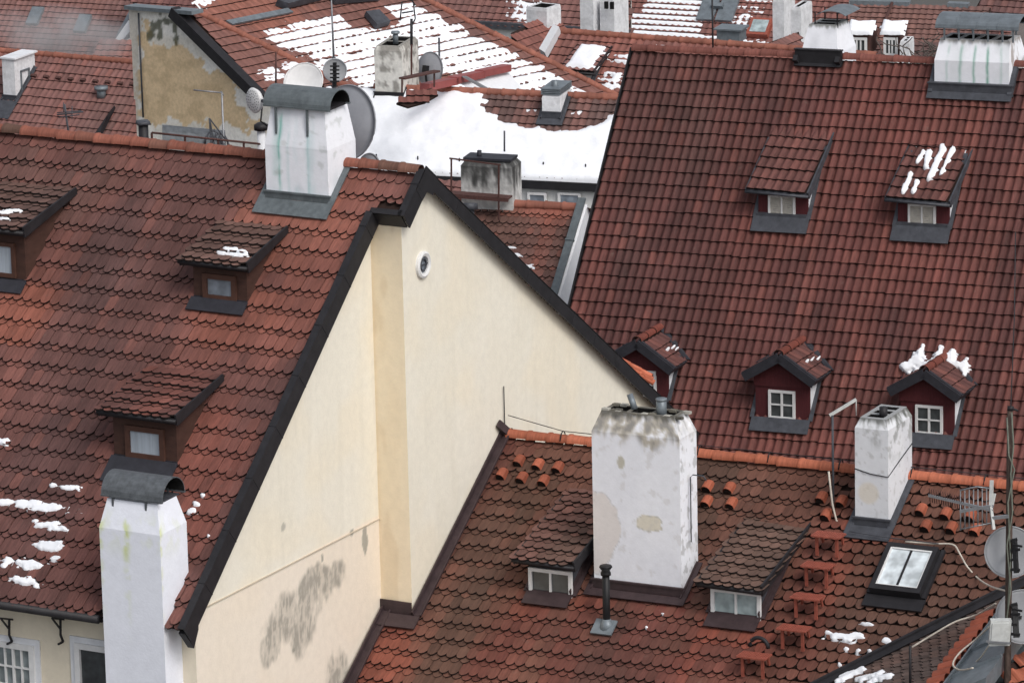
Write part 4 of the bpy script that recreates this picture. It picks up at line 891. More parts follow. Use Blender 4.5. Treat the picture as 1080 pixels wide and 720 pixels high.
roofB = M.build('roof', ['tile', 'deck'], Bh)
M = MB(); ridge_tiles(M, RB.P(0, 0)+Z*.06, RB.P(LBR, 0)+Z*.06, r=.13, L=.4, colf=lambda a, s, r: mulc(lin(116, 70, 62), r.uniform(.85, 1.1)), seed=31); M.build('ridge_tiles', 'tile', roofB)
M = MB(); v0 = RB.P(0, SB-.5, -.1); M.prism([v0, RB.P(0, 0, -.1), rbb.P(0, 8.6, -.1), V((rbb.P(0, 8.6).x, rbb.P(0, 8.6).y, -6)), V((v0.x, v0.y, -6))], RB.r*LBR, col=lin(208, 208, 206)); M.build('wall', 'plaster', Bh)
M = MB(); M.prism([RB.P(-.03, -.05, -.2), RB.P(-.03, SB, -.2), RB.P(-.03, SB, .1), RB.P(-.03, -.05, .1)], -RB.r*.03); M.build('verge_trim', 'black_metal', Bh)
fBd = tile_colfn(lin(112, 68, 62), lin(92, 58, 56), lin(138, 82, 72), RB, 35, var=.07)
kw = dict(kind='pantile', so=.14, ov=.2, face='maroon_wood', cheek='white_render', trim='slate_metal', win=(.26, .1, .66, .5), pane='louvre', winmat='white_paint', nx=2, w=BW, g=BG, apron=.36, fw=.05, louvre=True, upst=.1, apw=.08)
du1 = dormer(Bh, RB, (800, 231), (852, 234), (800, 207), (878, 132), fBd, seed=33, label='upper maroon dormer with louvred window and bare tiles', **kw)
du2 = dormer(Bh, RB, (947, 241), (1001, 244), (947, 216), (1025, 139), fBd, seed=34, label='upper maroon dormer with strips of snow on its tiles', **kw)
D2 = du2[1]
def stripes(a, s):
    m = -1
    for (x0, y0, x1, y1, w) in SST:
        t = max(0, min(1, ((a-x0)*(x1-x0)+(s-y0)*(y1-y0))/((x1-x0)**2+(y1-y0)**2))); d = sqrt((a-x0-t*(x1-x0))**2+(s-y0-t*(y1-y0))**2); m = max(m, 1-d/w+.5*nz(a*4, s*4, 5))
    return m
SST = [(*D2.px(*p), *D2.px(*q), w) for p, q, w in (((974, 163), (968, 173), .06), ((981, 163), (977, 178), .08), ((996, 157), (982, 190), .085), ((1006, 158), (993, 186), .065), ((961, 186), (953, 205), .065), ((968, 194), (964, 204), .07))]
snowfield('snow', D2, stripes, [(du2[2][0]-.2, -.2), (du2[2][1]+.2, -.2), (du2[2][1]+.2, du2[2][4]+.2), (du2[2][0]-.2, du2[2][4]+.2)], .03, .07, 'six slanting strips of snow on the upper dormer nearest the right edge', h=.09, seed=4)
gw = dict(win=None)
def gdm(bl, br, eave, apex, seed, label, win, width=None): return gable_dormer(Bh, RB, bl, br, eave, apex, fBd, BW, BG, seed=seed, win=win, label=label, width=width)
g2, S2g = gdm((797, 442), (854, 447), (859, 404), (822, 377), 41, 'lower gabled maroon dormer in the middle with white four-pane window', (.33, .06, .64, .66))
g3 = gdm((950, 458), (1006, 464), (1013, 420), (976, 394), 42, 'lower gabled maroon dormer behind the narrow mossy chimney, snow around its ridge', (.36, .06, .64, .66))
g1_, S1g = gdm((648, 420), (705, 425), (711, 391), (675, 363), 43, 'lower gabled maroon dormer half hidden by the cream gable', (.42, .06, .64, .66))
snow_patches(RB, [(968, 384, .22, .35), (962, 388, .35, .14), (975, 386, .45, .12), (990, 381, .18, .3), (1003, 379, .16, .25), (1010, 387, .3, .13), (1018, 388, .15, .25), (972, 375, .06, .28), (993, 373, .09, .2)], 'jagged snow lodged behind the ridge of the lower right dormer', seed=8, amp=.5, thick=.12, h=.1)
snow_patches(S1g, [(709, 361, .06, .1), (714, 365, .06, .12), (703, 370, .1, .035), (709, 368, .1, .035), (713, 370, .12, .035), (722, 366, .11, .12), (727, 373, .08, .08)], 'thin snow scraps on the dormer half hidden by the cream gable', seed=18, amp=.4, step=.02, thick=.05, h=.1)
snow_patches(S2g, [(860, 372, .06, .09), (866, 378, .08, .14), (870, 382, .06, .08), (850, 383, .1, .03), (856, 380, .1, .035), (862, 380, .12, .035)], 'thin snow scraps on the middle lower dormer', seed=19, amp=.4, step=.02, thick=.05, h=.1)
# chimneys on the ridge
def c5col(f, u, t):
    c = mixc(WH, lin(206, 212, 214), .4*sm(-.1, .4, nz(u*1.5, t*.8, 120+f)))
    if f == 0:
        for (x, w, st) in ((.3, .05, .35), (.62, .06, .55), (.95, .05, .7), (1.27, .055, .85), (1.6, .05, .3)):
            d = abs(u*1.0-x+.03*nz(t*2, x, 3)); c = mixc(c, lin(84, 156, 132), sm(w, 0, d)*st*sm(.02, .2, t)*sm(-.6, .2, nz(u*5, t*3, 124)+.3))
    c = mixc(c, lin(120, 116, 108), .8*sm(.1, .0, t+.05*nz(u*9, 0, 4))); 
    if f == 1: c = mixc(c, lin(140, 126, 116), .7*sm(0, .3, nz(u*6, t*2, 127)))
    return c
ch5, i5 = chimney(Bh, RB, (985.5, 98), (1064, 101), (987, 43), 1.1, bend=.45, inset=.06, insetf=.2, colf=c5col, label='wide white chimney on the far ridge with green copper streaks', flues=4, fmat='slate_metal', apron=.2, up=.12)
barrel_cowl(ch5, i5['F0'], RB.r, RB.v, -.02, 1.98, .1, 1.0, i5['H']+.3, .26, mat='zinc', posts=(.2, .55, .9, 1.25, 1.6, 1.85), postlen=.3, seams=3)
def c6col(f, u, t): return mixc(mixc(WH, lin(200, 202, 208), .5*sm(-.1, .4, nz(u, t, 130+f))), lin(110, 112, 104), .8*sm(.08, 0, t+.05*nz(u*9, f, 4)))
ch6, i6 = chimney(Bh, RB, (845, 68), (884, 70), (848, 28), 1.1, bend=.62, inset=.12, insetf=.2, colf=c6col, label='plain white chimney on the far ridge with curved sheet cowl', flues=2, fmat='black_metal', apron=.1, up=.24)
barrel_cowl(ch6, i6['F0'], RB.v, -RB.r, .1, 1.0, -1.15, -.25, i6['H']+.12, .24, mat='zinc', posts=(), name='cowl', arc=.62)
for x, y in ((.25, .25), (.8, .25), (.25, .85), (.8, .85)): M = MB(); M.bar(i6['F0']+RB.r*x+RB.v*y+Z*(i6['H']-.1), i6['F0']+RB.r*x+RB.v*y+Z*(i6['H']+.3), .025); M.build('cowl_post', 'black_metal', ch6)
# steel hook rod on B
# ------------------------------------------------------------------ small orange roof corner peeping between A and B
EXPOSURE = 0.25
FH = .08
# ------------------------------------------------------------------ BACKGROUND HOUSES
def backside(S, col='tile_far'): pass
def far_house(name, label, R, poly_px, tf, w=.3, g=.34, kind='pan', wallh=7, wallcol=None, seed=0, h=0, sref=0, seg=4, back=None, ridge=None, amp=.05, ab=None, lip=.05):
    poly = [R.px(x, y) for x, y in poly_px] if ab is None else ab
    c = R.P(sum(p[0] for p in poly)/len(poly), sum(p[1] for p in poly)/len(poly))
    t = thing(name, c-Z*(wallh+3), label, 'house', None, R.r)
    M = MB(); deck(M, R, poly)
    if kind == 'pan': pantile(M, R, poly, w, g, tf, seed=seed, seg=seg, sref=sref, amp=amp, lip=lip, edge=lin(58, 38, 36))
    else: biber(M, R, poly, w, g, tf, seed=seed, sref=sref)
    if back:
        a0, a1, L = back; Rb = Roof(R.O, -R.r, R.p); pb_ = [(-a1, 0), (-a0, 0), (-a0, L), (-a1, L)]; deck(M, Rb, pb_); pantile(M, Rb, pb_, .6, .7, tf, seed=seed, seg=4)
    rf = M.build('roof', ['tile_far' if kind == 'pan' else 'tile', 'deck'], t)
    M = MB(); low = min(R.P(a, s).z for a, s in poly)-wallh; vs = [R.P(a, s, -.12) for a, s in poly]
    n = len(vs); M.add(vs+[V((p.x, p.y, low)) for p in vs], [tuple(range(n)), tuple(range(n, 2*n))]+[(i, (i+1) % n, n+(i+1) % n, n+i) for i in range(n)], col=wallcol or lin(200, 200, 198))
    if back: q = [R.P(a0, 0, -.12), Rb.P(-a0, L, -.12), V((Rb.P(-a0, L).x, Rb.P(-a0, L).y, low)), V((R.P(a0, 0).x, R.P(a0, 0).y, low))]; M.prism(q, R.r*(a1-a0), col=wallcol or lin(200, 200, 198))
    M.build('wall', 'plaster', t)
    if ridge:
        M = MB()
        for (p, q) in ridge: M = MB(); ridge_tiles(M, R.w(*p)+R.n*.05, R.w(*q)+R.n*.05, r=.12, L=.42, colf=lambda a, s, r: mulc(lin(138, 88, 74), r.uniform(.8, 1.15)), seed=seed, up=R.n); M.build('ridge_tiles', 'tile_far', rf)
    return t, rf
def ff(base, dark, lites, R, seed, **k):
    base, dark, lites = [mixc(c, (.17, .13, .125), .2) for c in (base, dark, lites)]; return tile_colfn(base, dark, lites, R, seed, var=.06, **k)  # distance haze painted into far tile colours by a grey mix
FB, FD_, FL = lin(146, 94, 86), lin(118, 86, 80), lin(164, 104, 92)
# S : smooth snow-covered roof
RS = roof_px((441, 95), (650, 104), 145, pitch=radians(33))
tS, rfS = far_house('snowy_house', 'white-walled house whose smooth roof is almost wholly covered in snow', RS, None, ff(lin(112, 80, 74), lin(92, 74, 72), FL, RS, 50), ab=[(RS.px(345, 90)[0], 0), (RS.px(655, 104)[0], 0), (RS.px(655, 104)[0], RS.px(440, 183)[1]), (RS.px(345, 90)[0], RS.px(440, 183)[1])], w=.22, g=.3, seed=50, wallcol=lin(222, 222, 220), ridge=[((395, 93), (652, 104))], back=(RS.px(345, 95)[0], 8, 4))
aE0, sE = RS.px(440, 183); 
M = MB(); q0 = RS.w(330, 172); q1 = RS.w(655, 192); ez = min(q0.z, q1.z)
def s_at(px, py): return RS.px(px, py)
M.bar(RS.P(-3, sE+.1, -.1), RS.P(6.6, sE+.1, -.1), .2, .24); gS = M.build('gutter', 'black_metal', tS)
for k_ in range(7): M = MB(); p = RS.P(-.5+k_*.62*2, sE-.4, .12); M.box(p, (.03, 0, 0), (0, .03, 0), (0, 0, .12)); M.build('snow_guard', 'black_metal', rfS)
BARE = inpoly([RS.px(x, y) for x, y in ((524, 96), (523, 110), (530, 120), (545, 127), (565, 132), (590, 136), (612, 134), (632, 127), (645, 119), (662, 108), (662, 90), (524, 90))])
BC = [RS.px(x, y) for x, y in ((527, 102), (527, 112), (540, 122), (560, 127), (585, 130), (605, 130), (625, 124), (640, 114), (650, 104), (545, 100), (560, 108), (580, 112), (600, 112), (620, 108), (580, 100), (600, 101), (620, 102), (545, 110), (640, 104))]
def mS(a, s):
    d = min(sqrt(((a-x)/.45)**2+((s-y)/.34)**2) for x, y in BC)-1
    m = d*.8+.12*nz(a*2, s*3, 3, 4); m = min(m, (s-.14)*3+.5*nz(a*2.2, 0, 7, 3)+.25); m = min(m, (sE+.06-s)*4)
    return min(m, 1)
snowfield('snow', RS, mS, [(RS.px(345, 95)[0], 0), (8, 0), (8, sE+.1), (RS.px(345, 95)[0], sE+.1)], .07, .09, 'smooth white snow blanket on the roof behind the cream gable, cleared round a small chimney', h=.1, seed=5)
for (x0, x1) in ((557, 577), (589, 613)):
    p = onp(x0, 219, RS.P(0, sE), RS.v); q = onp(x1, 219, RS.P(0, sE), RS.v); q.z = p.z
    wn, G = window_unit(tS, p+Z*.0+RS.d*.01, RS.r, (q-p).length, .46, RS.d, fw=.07, nx=1, pane='glass_blue', sill=False); G.build('window_pane', 'glass_blue', wn)
def grey_col(top, amt, seed, base=lin(206, 206, 204), dark=lin(70, 70, 70), fr=3.5):
    def f(i, u, t):
        n = nz(u*fr, t*fr*.7, seed+i, 5); c = mixc(base, dark, amt*sm(-.15, .35, n+.6*sm(top, 0, t)-.15))
        return c
    return f
def far_chimney(house, R, fl, fr, tl, depth, label, colf=None, bend=.1, inset=.02, flues=2, res=.07, apron=.25, mat='rough_plaster', fmat='slate_metal', rim=.1, flash=True, deep=1.0):
    return chimney(house, R, fl, fr, tl, depth, bend=bend, inset=inset, colf=colf or grey_col(.4, .35, hash(label) % 50, base=lin(222, 223, 226), dark=lin(170, 170, 172)), res=res, flues=flues, label=label, mat=mat, apron=apron, up=.12, fmat=fmat, rim=rim, flash=flash, deep=deep)
cS, iS = far_chimney(tS, RS, (572, 127), (591, 129), (573, 101), 1.15, 'small pale chimney with grey ribbed cap in the cleared patch of the snowy roof', bend=.05, flues=2)
M = MB(); t0 = iS['top'][0]+Z*iS['H']
for k_ in range(4): M.box(t0-V((.04, .04, 0))+Z*(.03+k_*.05), RS.r*(iS['W']+.04), RS.v*(iS['depth']+.04), Z*.03)
M.tube([t0+RS.r*.25+RS.v*.4, t0+RS.r*.25+RS.v*.4+Z*.36], .1, n=10); M.build('chimney_cap', 'zinc', cS)
cD, iD = far_chimney(tS, RS, (396, 106), (425, 109), (396, 49), 1.55, 'tall stained old chimney at the left end of the snowy roof, carrying an aerial', colf=grey_col(.5, .75, 7, base=lin(216, 214, 208), dark=lin(112, 108, 102), fr=5.5), res=.06, fmat='black_metal', apron=.3, bend=.12, inset=.06)
F = iD['F0']; M = MB(); t0 = iD['top'][0]+Z*iD['H']; M.tube([t0+RS.r*.45+RS.v*.4, t0+RS.r*.45+RS.v*.4+Z*.35], .08, n=10); M.tube([t0+RS.r*.45+RS.v*.4+Z*.3, t0+RS.r*.45+RS.v*.4+Z*.36], .13, n=10); M.build('flue_pipe', 'zinc', cD)
# red-capped dormer and plank walkway beside it
M = MB(); b0 = at(448, 92, 143); b1 = onp(533, 71, b0, Z); b1 = at(533, 74, 148); 
for i_ in range(3):
    p = b0.lerp(b1, i_/3); q = b0.lerp(b1, (i_+1)/3+.02); M.bar(p+Z*.03*i_, q+Z*.03*i_, .3, .2)
rb_ = M.build('red_ridge_cap', 'red_sheet', tS)
M = MB(); M.prism([b0+(b1-b0)*.42-Z*.1, b1-Z*.1, at(548, 97, 147.5), at(500, 97, 145.5)], RS.v*.3, col=lin(222, 224, 228)); M.prism([at(487, 81, 144.8), at(491, 81, 144.8), at(520, 97, 144.8), at(514, 97, 144.8)], RS.v*.1, col=lin(120, 122, 126)); M.build('dormer_wall', 'plaster', tS)
M = MB(); w0 = at(424, 83, 141.5); w1 = at(461, 75, 143); M.bar(w0, w1, .22, .05); M.bar(w0+Z*.0, at(424, 98, 141.5), .04); M.bar(at(434, 80, 142), at(434, 47, 142), .04); M.bar(at(458, 76, 143), at(458, 92, 143), .04); M.build('walkway_plank', 'rust_brown', tS)
rst = Roof(at(420, 110, 141), V((cos(.5), sin(.5), 0)), radians(25)); ps = [rst.px(x, y) for x, y in ((418, 109), (432, 99), (455, 93), (462, 100), (448, 108), (430, 113))]
M = MB(); deck(M, rst, ps, h=0); pantile(M, rst, ps, .22, .3, ff(lin(140, 76, 64), lin(110, 66, 58), FL, rst, 2), seg=4); M.build('tile_strip', ['tile_far', 'deck'], tS)
# E : small roof behind the gable apex
RE = roof_px((480, 213), (611, 220), 126, pitch=radians(36))
tE, rfE = far_house('low_tiled_house', 'low brown-red roof between the cream gable and the steep maroon roof', RE, ((462, 213), (613, 220), (578, 330), (462, 330)), ff(lin(124, 80, 68), lin(100, 72, 62), lin(170, 92, 70), RE, 60, blobs=[(570, 228, 1.2, .4, lin(172, 92, 70), .8), (520, 240, 1.2, 1, lin(112, 80, 68), .6)]), kind='bib', w=.19, g=.33, seed=60, ridge=[((462, 212), (613, 220))], back=(-3, 3.4, 4), wallcol=lin(225, 225, 225))
M = MB(); aV = RE.px(612, 220)[0]
M.prism([RE.P(aV, -.1, .05), RE.P(aV, 7, .05), RE.P(aV, 7, .19), RE.P(aV, -.1, .19)], RE.r*.12, col=lin(225, 225, 225)); M.prism([RE.P(aV+.12, -.1, .05), RE.P(aV+.12, 7, .05), RE.P(aV+.12, 7, -3), RE.P(aV+.12, -.1, -3)], RE.r*.05, col=lin(225, 226, 230)); M.build('fire_wall', 'plaster', tE)
M = MB(); M.prism([RE.P(aV-.04, -.15, .2), RE.P(aV-.04, 7, .2), RE.P(aV+.16, 7, .2), RE.P(aV+.16, -.15, .2)], RE.n*.05); M.prism([RE.P(aV-.03, -.1, .07), RE.P(aV-.03, 7, .07), RE.P(aV-.03, 7, .2), RE.P(aV-.03, -.1, .2)], RE.r*.03)
for k_ in (1.2, 3.2, 5.2): M.prism([RE.P(aV-.05, k_, .2), RE.P(aV-.05, k_+.05, .2), RE.P(aV+.18, k_+.05, .2), RE.P(aV+.18, k_, .2)], RE.n*.075)
M.build('wall_cap', 'patina', tE)
snow_patches(RE, [(543, 271, .25, .12), (556, 283, .25, .11), (539, 262, .2, .04)], 'two crumbs of snow on the low brown-red roof behind the gable', seed=3, step=.04)
def sootcol(i, u, t):
    k = sm(.95, .1, t+.45*nz(u*4, t*.8, 17+i, 4)+.35*nz(u*9, t*3, 18, 4)); return mixc(mixc(lin(214, 214, 212), lin(188, 188, 186), sm(-.2, .4, nz(u*5, t*4, 19+i, 4))), lin(52, 52, 52), k*.93)
cE, iE = far_chimney(tE, RE, (487, 222), (541, 226), (487, 169), .75, 'broad chimney blackened with soot, an iron rail in front of it', colf=sootcol, res=.05, bend=.14, inset=.1, flues=3, flash=False)
M = MB(); t0 = iE['top'][0]+Z*iE['H']; M.box(t0-RE.d*-.05-RE.r*.05-Z*.0, RE.r*(iE['W']-.1), RE.v*.6, Z*.06); M.tube([t0+RE.r*.3+RE.v*.2, t0+RE.r*.3+RE.v*.2+Z*.2], .06); M.build('chimney_cap', 'dark_slate', cE)
M = MB(); f = lambda x, y: onp(x, y, iE['F0']+RE.d*.45, RE.d)
for (p, q) in (((476, 167), (476, 207)), ((526, 174), (526, 209)), ((474, 167), (528, 174)), ((476, 206), (476, 230)), ((526, 209), (526, 232))): M.bar(f(*p), f(*q), .035)
M.bar(f(473, 206), f(536, 211), .05, .1); M.box(f(473, 206)-RE.d*.35, f(536, 211)-f(473, 206), RE.d*.35, Z*.04); M.build('iron_rail', 'rust_brown', tE)
M = MB(); p = f(498, 236); M.tube([at(495, 250, 112), at(495, 221, 112)], .11, n=12); M.tube([at(495, 221, 112), at(495, 214, 112)], .19, n=12); M.build('flue_pipe', 'slate_metal', tE)
# low reddish lean-to left of it
RE2 = roof_px((440, 186), (490, 190), 134, pitch=radians(30)); far_house('lean_to', 'sliver of reddish lean-to roof left of the soot-blackened chimney', RE2, ((440, 188), (488, 192), (488, 215), (440, 215)), ff(FB, FD_, FL, RE2, 61), seed=61, wallh=4)
# D : slope with striped snow
RD_ = roof_px((260, 45), (460, 5), 160, pitch=radians(31))
dpoly = ((196, 14), (250, -12), (430, -12), (654, 106), (660, 125), (304, 124), (286, 104))
tD, rfD = far_house('striped_snow_house', 'old house with peeling ochre side wall and snow-striped tiled slope', RD_, dpoly, ff(lin(146, 92, 80), lin(120, 84, 78), lin(164, 100, 82), RD_, 70, blobs=[(270, 12, 2, 1.5, lin(176, 104, 80), .7)]), seed=70, w=.26, g=.36, amp=.03, ridge=[((206, 13), (368, 94)), ((434, -6), (656, 105))], wallh=6, wallcol=lin(214, 206, 190))
# wall W
va, vb = RD_.w(189, 14, -.1), RD_.w(277, 104, -.1); eW = vb-va; eW.z = 0; eW.normalize(); nW = V((-eW.y, eW.x, 0))
if nW.dot(cF) > 0: nW = -nW
def wW(x, y): q = onp(x, y, va, nW); return ((q-va).dot(eW), q.z-va.z)
Wp = [wW(*p) for p in ((137, 9), (186, 13), (190, 14), (279, 106), (300, 128), (300, 175), (148, 175))]; insW = inpoly(Wp); wb = bbox(Wp); O = va+eW*wb[0]+Z*wb[2]
OC = [(148, 40, 14, 55), (172, 78, 34, 42), (200, 92, 34, 34), (222, 108, 34, 26), (222, 72, 12, 10), (254, 118, 26, 24), (190, 58, 22, 14), (165, 112, 22, 20), (248, 76, 9, 9), (153, 24, 9, 8)]
GR = [(163, 28, 7, 5), (160, 36, 4, 8), (170, 30, 3, 14), (178, 22, 8, 4), (186, 28, 3, 15), (187, 40, 3, 7)]
OCH = inpoly([(150, 18), (156, 34), (165, 46), (185, 48), (203, 62), (224, 68), (230, 78), (238, 73), (250, 76), (254, 86), (245, 98), (262, 116), (280, 140), (240, 134), (200, 131), (182, 126), (162, 134), (147, 128)])
def colW(u, w):
    x, z = wb[0]+u, wb[2]+w; c = mixc(lin(240, 237, 230), lin(226, 221, 210), sm(-.2, .4, nz(x*.7, z*1.5, 140, 4)))
    pxx, pyy = proj(O+eW*u+Z*w)
    jx, jy = nz(pxx*.06, pyy*.06, 141, 5)*14, nz(pxx*.06, pyy*.06, 151, 5)*14; m = .2 if OCH(pxx+jx, pyy+jy) else -.2
    c = mixc(c, mixc(lin(226, 201, 164), lin(210, 186, 150), sm(-.2, .4, nz(pxx*.06, pyy*.08, 142, 4))), sm(-.12, .12, m))
    g = max(1-((pxx-cx)/rx)**2-((pyy-cz)/ry)**2 for cx, cz, rx, ry in GR)+1.1*nz(pxx*.2, pyy*.12, 143, 4)
    c = mixc(c, lin(80, 84, 64), sm(-.3, .45, g)*.85)
    if pxx < 147: c = mixc(c, lin(198, 190, 176), .6)
    return c
M = MB(); st_ = .07; M.grid(O+nW*.05, eW*(wb[1]-wb[0]), Z*(wb[3]-wb[2]), int((wb[1]-wb[0])/st_), int((wb[3]-wb[2])/st_), colW, inside=lambda u, w: insW(wb[0]+u, wb[2]+w))
nn = len(Wp); WP3 = [va+eW*x+Z*z for x, z in Wp]; M.prism(WP3, -nW*.3, col=lin(190, 184, 170)); wo = M.build('side_wall', 'rough_plaster', tD)
M = MB(); p, q = WP3[0], WP3[1]; M.bar(p+Z*.06, q+(q-p)*.45+Z*.06, .5, .12); M.build('wall_cap', 'zinc', wo)
M = MB(); M.bar(WP3[2]+nW*.1-eW*.2+Z*.05, WP3[3]+nW*.1+Z*.05, .35, .34, up=nW); M.build('verge_trim', 'black_metal', wo)
M = MB(); f = lambda x, y: onp(x, y, va+nW*.12, nW); M.tube([f(146, 14), f(151, 124)], .03, n=6); M.build('conduit', 'slate_metal', wo)
# things on D
def Dbox(name, mat, pts, h0, h1):
    M = MB(); M.prism([RD_.w(x, y, h0) for x, y in pts], RD_.n*(h1-h0)); return M.build(name, mat, rfD)
Dbox('metal_sheet', 'zinc', ((238, 23), (303, 10), (309, 14), (245, 27)), .1, .16); Dbox('roof_hatch', 'slate_metal', ((290, 6), (330, -4), (340, 0), (302, 10)), .1, .35)
Dbox('skylight', 'slate_metal', ((384, 17), (398, 15), (410, 27), (396, 31)), .1, .3); Dbox('roof_hatch', 'slate_metal', ((345, -8), (392, -8), (400, 1), (352, 5)), .1, .6)
DV0, DV1 = RD_.px(206, 13), RD_.px(368, 94); DR0, DR1 = RD_.px(434, -6), RD_.px(656, 105)
def side(p, q, a, s): return ((q[0]-p[0])*(s-p[1])-(q[1]-p[1])*(a-p[0]))/sqrt((q[0]-p[0])**2+(q[1]-p[1])**2)
sgn = 1 if side(DV0, DV1, *RD_.px(400, 60)) > 0 else -1; sgn2 = 1 if side(DR0, DR1, *RD_.px(400, 60)) > 0 else -1
BD = [(RD_.px(x, y), ra, rs) for x, y, ra, rs in ((260, 18, 2.0, .9), (300, 6, 2.6, .9), (350, 1, 2.2, .6), (378, 10, 1.0, .6), (330, 4, 2, .8), (420, -3, 1.6, .4), (392, 20, .9, .6), (480, 86, 1.6, .2), (460, 86, 1.2, .2))]
def mD(a, s):
    m = min(1, sgn*side(DV0, DV1, a, s)-.35, sgn2*side(DR0, DR1, a, s)-.5)
    for (ca, cs), ra, rs in BD: m = min(m, sqrt(((a-ca)/ra)**2+((s-cs)/rs)**2)-1)
    m += .3*nz(a*1.1, s*2, 9, 4)
    fr = (s/.36) % 1.0; edge = .085+.1*nz(a*2.5, s, 12, 3)+.03*sin(a*2*pi/.26)
    m = min(m, (1-abs(fr-0.02 if fr < .5 else fr-1.02)*0)-0)
    dd = min(abs(fr), abs(1-fr)); m = min(m, (dd-edge*.95)*6)
    return m
ab_ = [RD_.px(x, y) for x, y in ((215, 20), (250, -6), (430, -6), (652, 104), (655, 108), (350, 108))]; q0, q1, q2, q3 = bbox(ab_)
snowfield('snow', RD_, mD, [(q0, q2), (q1, q2), (q1, q3), (q0, q3)], .075, .07, 'snow lying in stripes between the tile rows of the old ochre-walled house', h=.09, seed=6)
snow_patches(RD_, [(283, 76, .5, .18), (290, 82, .5, .16), (310, 70, .7, .2), (330, 75, .8, .25)], 'small snow remnants left of the divider of the striped slope', seed=31, step=.06)
# BG2, BG1
RG2 = roof_px((0, 54), (137, 66), 190, pitch=radians(36)); tG2, rfG2 = far_house('tiled_house', 'far red pantile roof at the left with a single white chimney', RG2, ((-15, 53), (150, 67), (150, 190), (-15, 175)), ff(FB, FD_, lin(170, 98, 82), RG2, 80), seed=80, ridge=[((-12, 53), (150, 67))], w=.25, g=.42)
cG, iG = far_chimney(tG2, RG2, (4, 107), (17, 109), (3, 62), 1.4, 'lone white chimney with a framed recess on the far left red roof', flues=1, res=.1, bend=.3, inset=-.0, apron=.9)
M = MB(); M.box(iG['top'][0]+Z*iG['H']-V((.06, .06, 0)), RG2.r*(iG['W']+.14), RG2.v*1.55, Z*.06); M.build('chimney_cap', 'white_render', cG)
M = MB(); q = iG['F0']+RG2.r*(iG['W']+.02)+RG2.v*.35+Z*(iG['H']-1.35); M.box(q, RG2.v*.6, RG2.r*.03, Z*.07); M.box(q+Z*.8, RG2.v*.6, RG2.r*.03, Z*.07); M.box(q, RG2.v*.07, RG2.r*.03, Z*.85); M.box(q+RG2.v*.55, RG2.v*.07, RG2.r*.03, Z*.85); M.build('recess_frame', 'zinc', cG)
M = MB(); M.prism([RG2.w(100, 146, .1), RG2.w(106, 146, .1), RG2.w(122, 114, .1), RG2.w(114, 125, .35)], RG2.n*.15); M.build('roof_dormer_flashing', 'black_metal', rfG2)
M = MB(); p = RG2.w(107, 103); M.tube([p, p+Z*.35], .17, n=10); M.tube([p+Z*.3, p+Z*.42], .26, n=10); M.build('vent_pipe', 'zinc', rfG2)
for k_ in range(12):
    M = MB(); p = RG2.w(-5+k_*13, 76+k_*1.15, .08); M.box(p, RG2.r*.22, RG2.n*.09, RG2.down*.1, col=lin(120, 80, 70)); M.build('snow_guard', 'rust_brown', rfG2)
RG1 = roof_px((-10, -34), (150, -26), 222, pitch=radians(38)); tG1, rfG1 = far_house('tiled_house', 'farthest red roof in the top left corner with two small skylights', RG1, ((-25, -32), (160, -24), (122, 46), (122, 90), (-25, 90)), ff(lin(150, 100, 92), lin(128, 92, 88), lin(160, 106, 94), RG1, 81), seed=81, w=.28, g=.3)
for x, y in ((38, 20), (88, 28)):
    a, s = RG1.px(x, y); M = MB(); slab(M, RG1, a-.28, a+.28, s-.5, s+.45, .05, .22); M.build('skylight', 'zinc', rfG1)
M = MB(); M.prism([RG1.w(x, y, .08) for x, y in ((152, -14), (160, -14), (131, 40), (123, 40))], RG1.n*.12); M.build('verge_trim', 'zinc', rfG1)
M = MB(); M.prism([at(x, y, 214) for x, y in ((140, 15), (120, 44), (128, 44), (145, 24))], RG1.v*1.0, col=lin(226, 228, 232)); M.prism([at(x, y, 214) for x, y in ((150, -8), (158, -10), (170, 10), (146, 10))], RG1.v*1.0, col=lin(226, 228, 232)); M.build('gable', 'plaster', tG1)
RG3 = roof_px((105, 42), (140, 43), 205, pitch=radians(30)); far_house('tiled_house', 'short strip of brick-red roof touching the left edge of the peeling ochre wall', RG3, ((104, 42), (142, 43), (142, 75), (98, 75)), ff(lin(160, 96, 82), lin(140, 84, 76), FL, RG3, 83), seed=83)
RG4 = roof_px((150, -40), (450, -24), 215, pitch=radians(36)); tG4, rfG4 = far_house('tiled_house', 'dark red far roof showing above the striped slope at the top edge', RG4, ((140, -40), (470, -24), (470, 60), (140, 40)), ff(lin(140, 84, 78), lin(108, 70, 68), FL, RG4, 84), seed=84)
for x in (246,):
    a, s = RG4.px(x, 2); M = MB(); slab(M, RG4, a-.5, a-.05, s-.5, s+.5, .05, .3); slab(M, RG4, a+.3, a+.7, s-.5, s+.5, .05, .3); M.build('skylight', 'slate_metal', rfG4)
RG5 = roof_px((450, -30), (660, -18), 200, pitch=radians(36)); tG5, rfG5 = far_house('tiled_house', 'far red roof with dark gutter and thin snow, left of two white chimneys', RG5, ((430, -32), (665, -18), (665, 34), (430, 22)), ff(FB, FD_, FL, RG5, 85), seed=85)
M = MB(); M.bar(RG5.w(440, 22), RG5.w(665, 35), .25, .25); M.build('gutter', 'slate_metal', tG5)
snow_patches(RG5, [(556, 10, .6, .5), (550, 18, .7, .3), (563, 12, .4, .6), (548, 4, .5, .12), (570, 20, .3, .3)], 'thin broken snow patch on the far roof above the dark gutter', seed=33, step=.07, amp=.9)
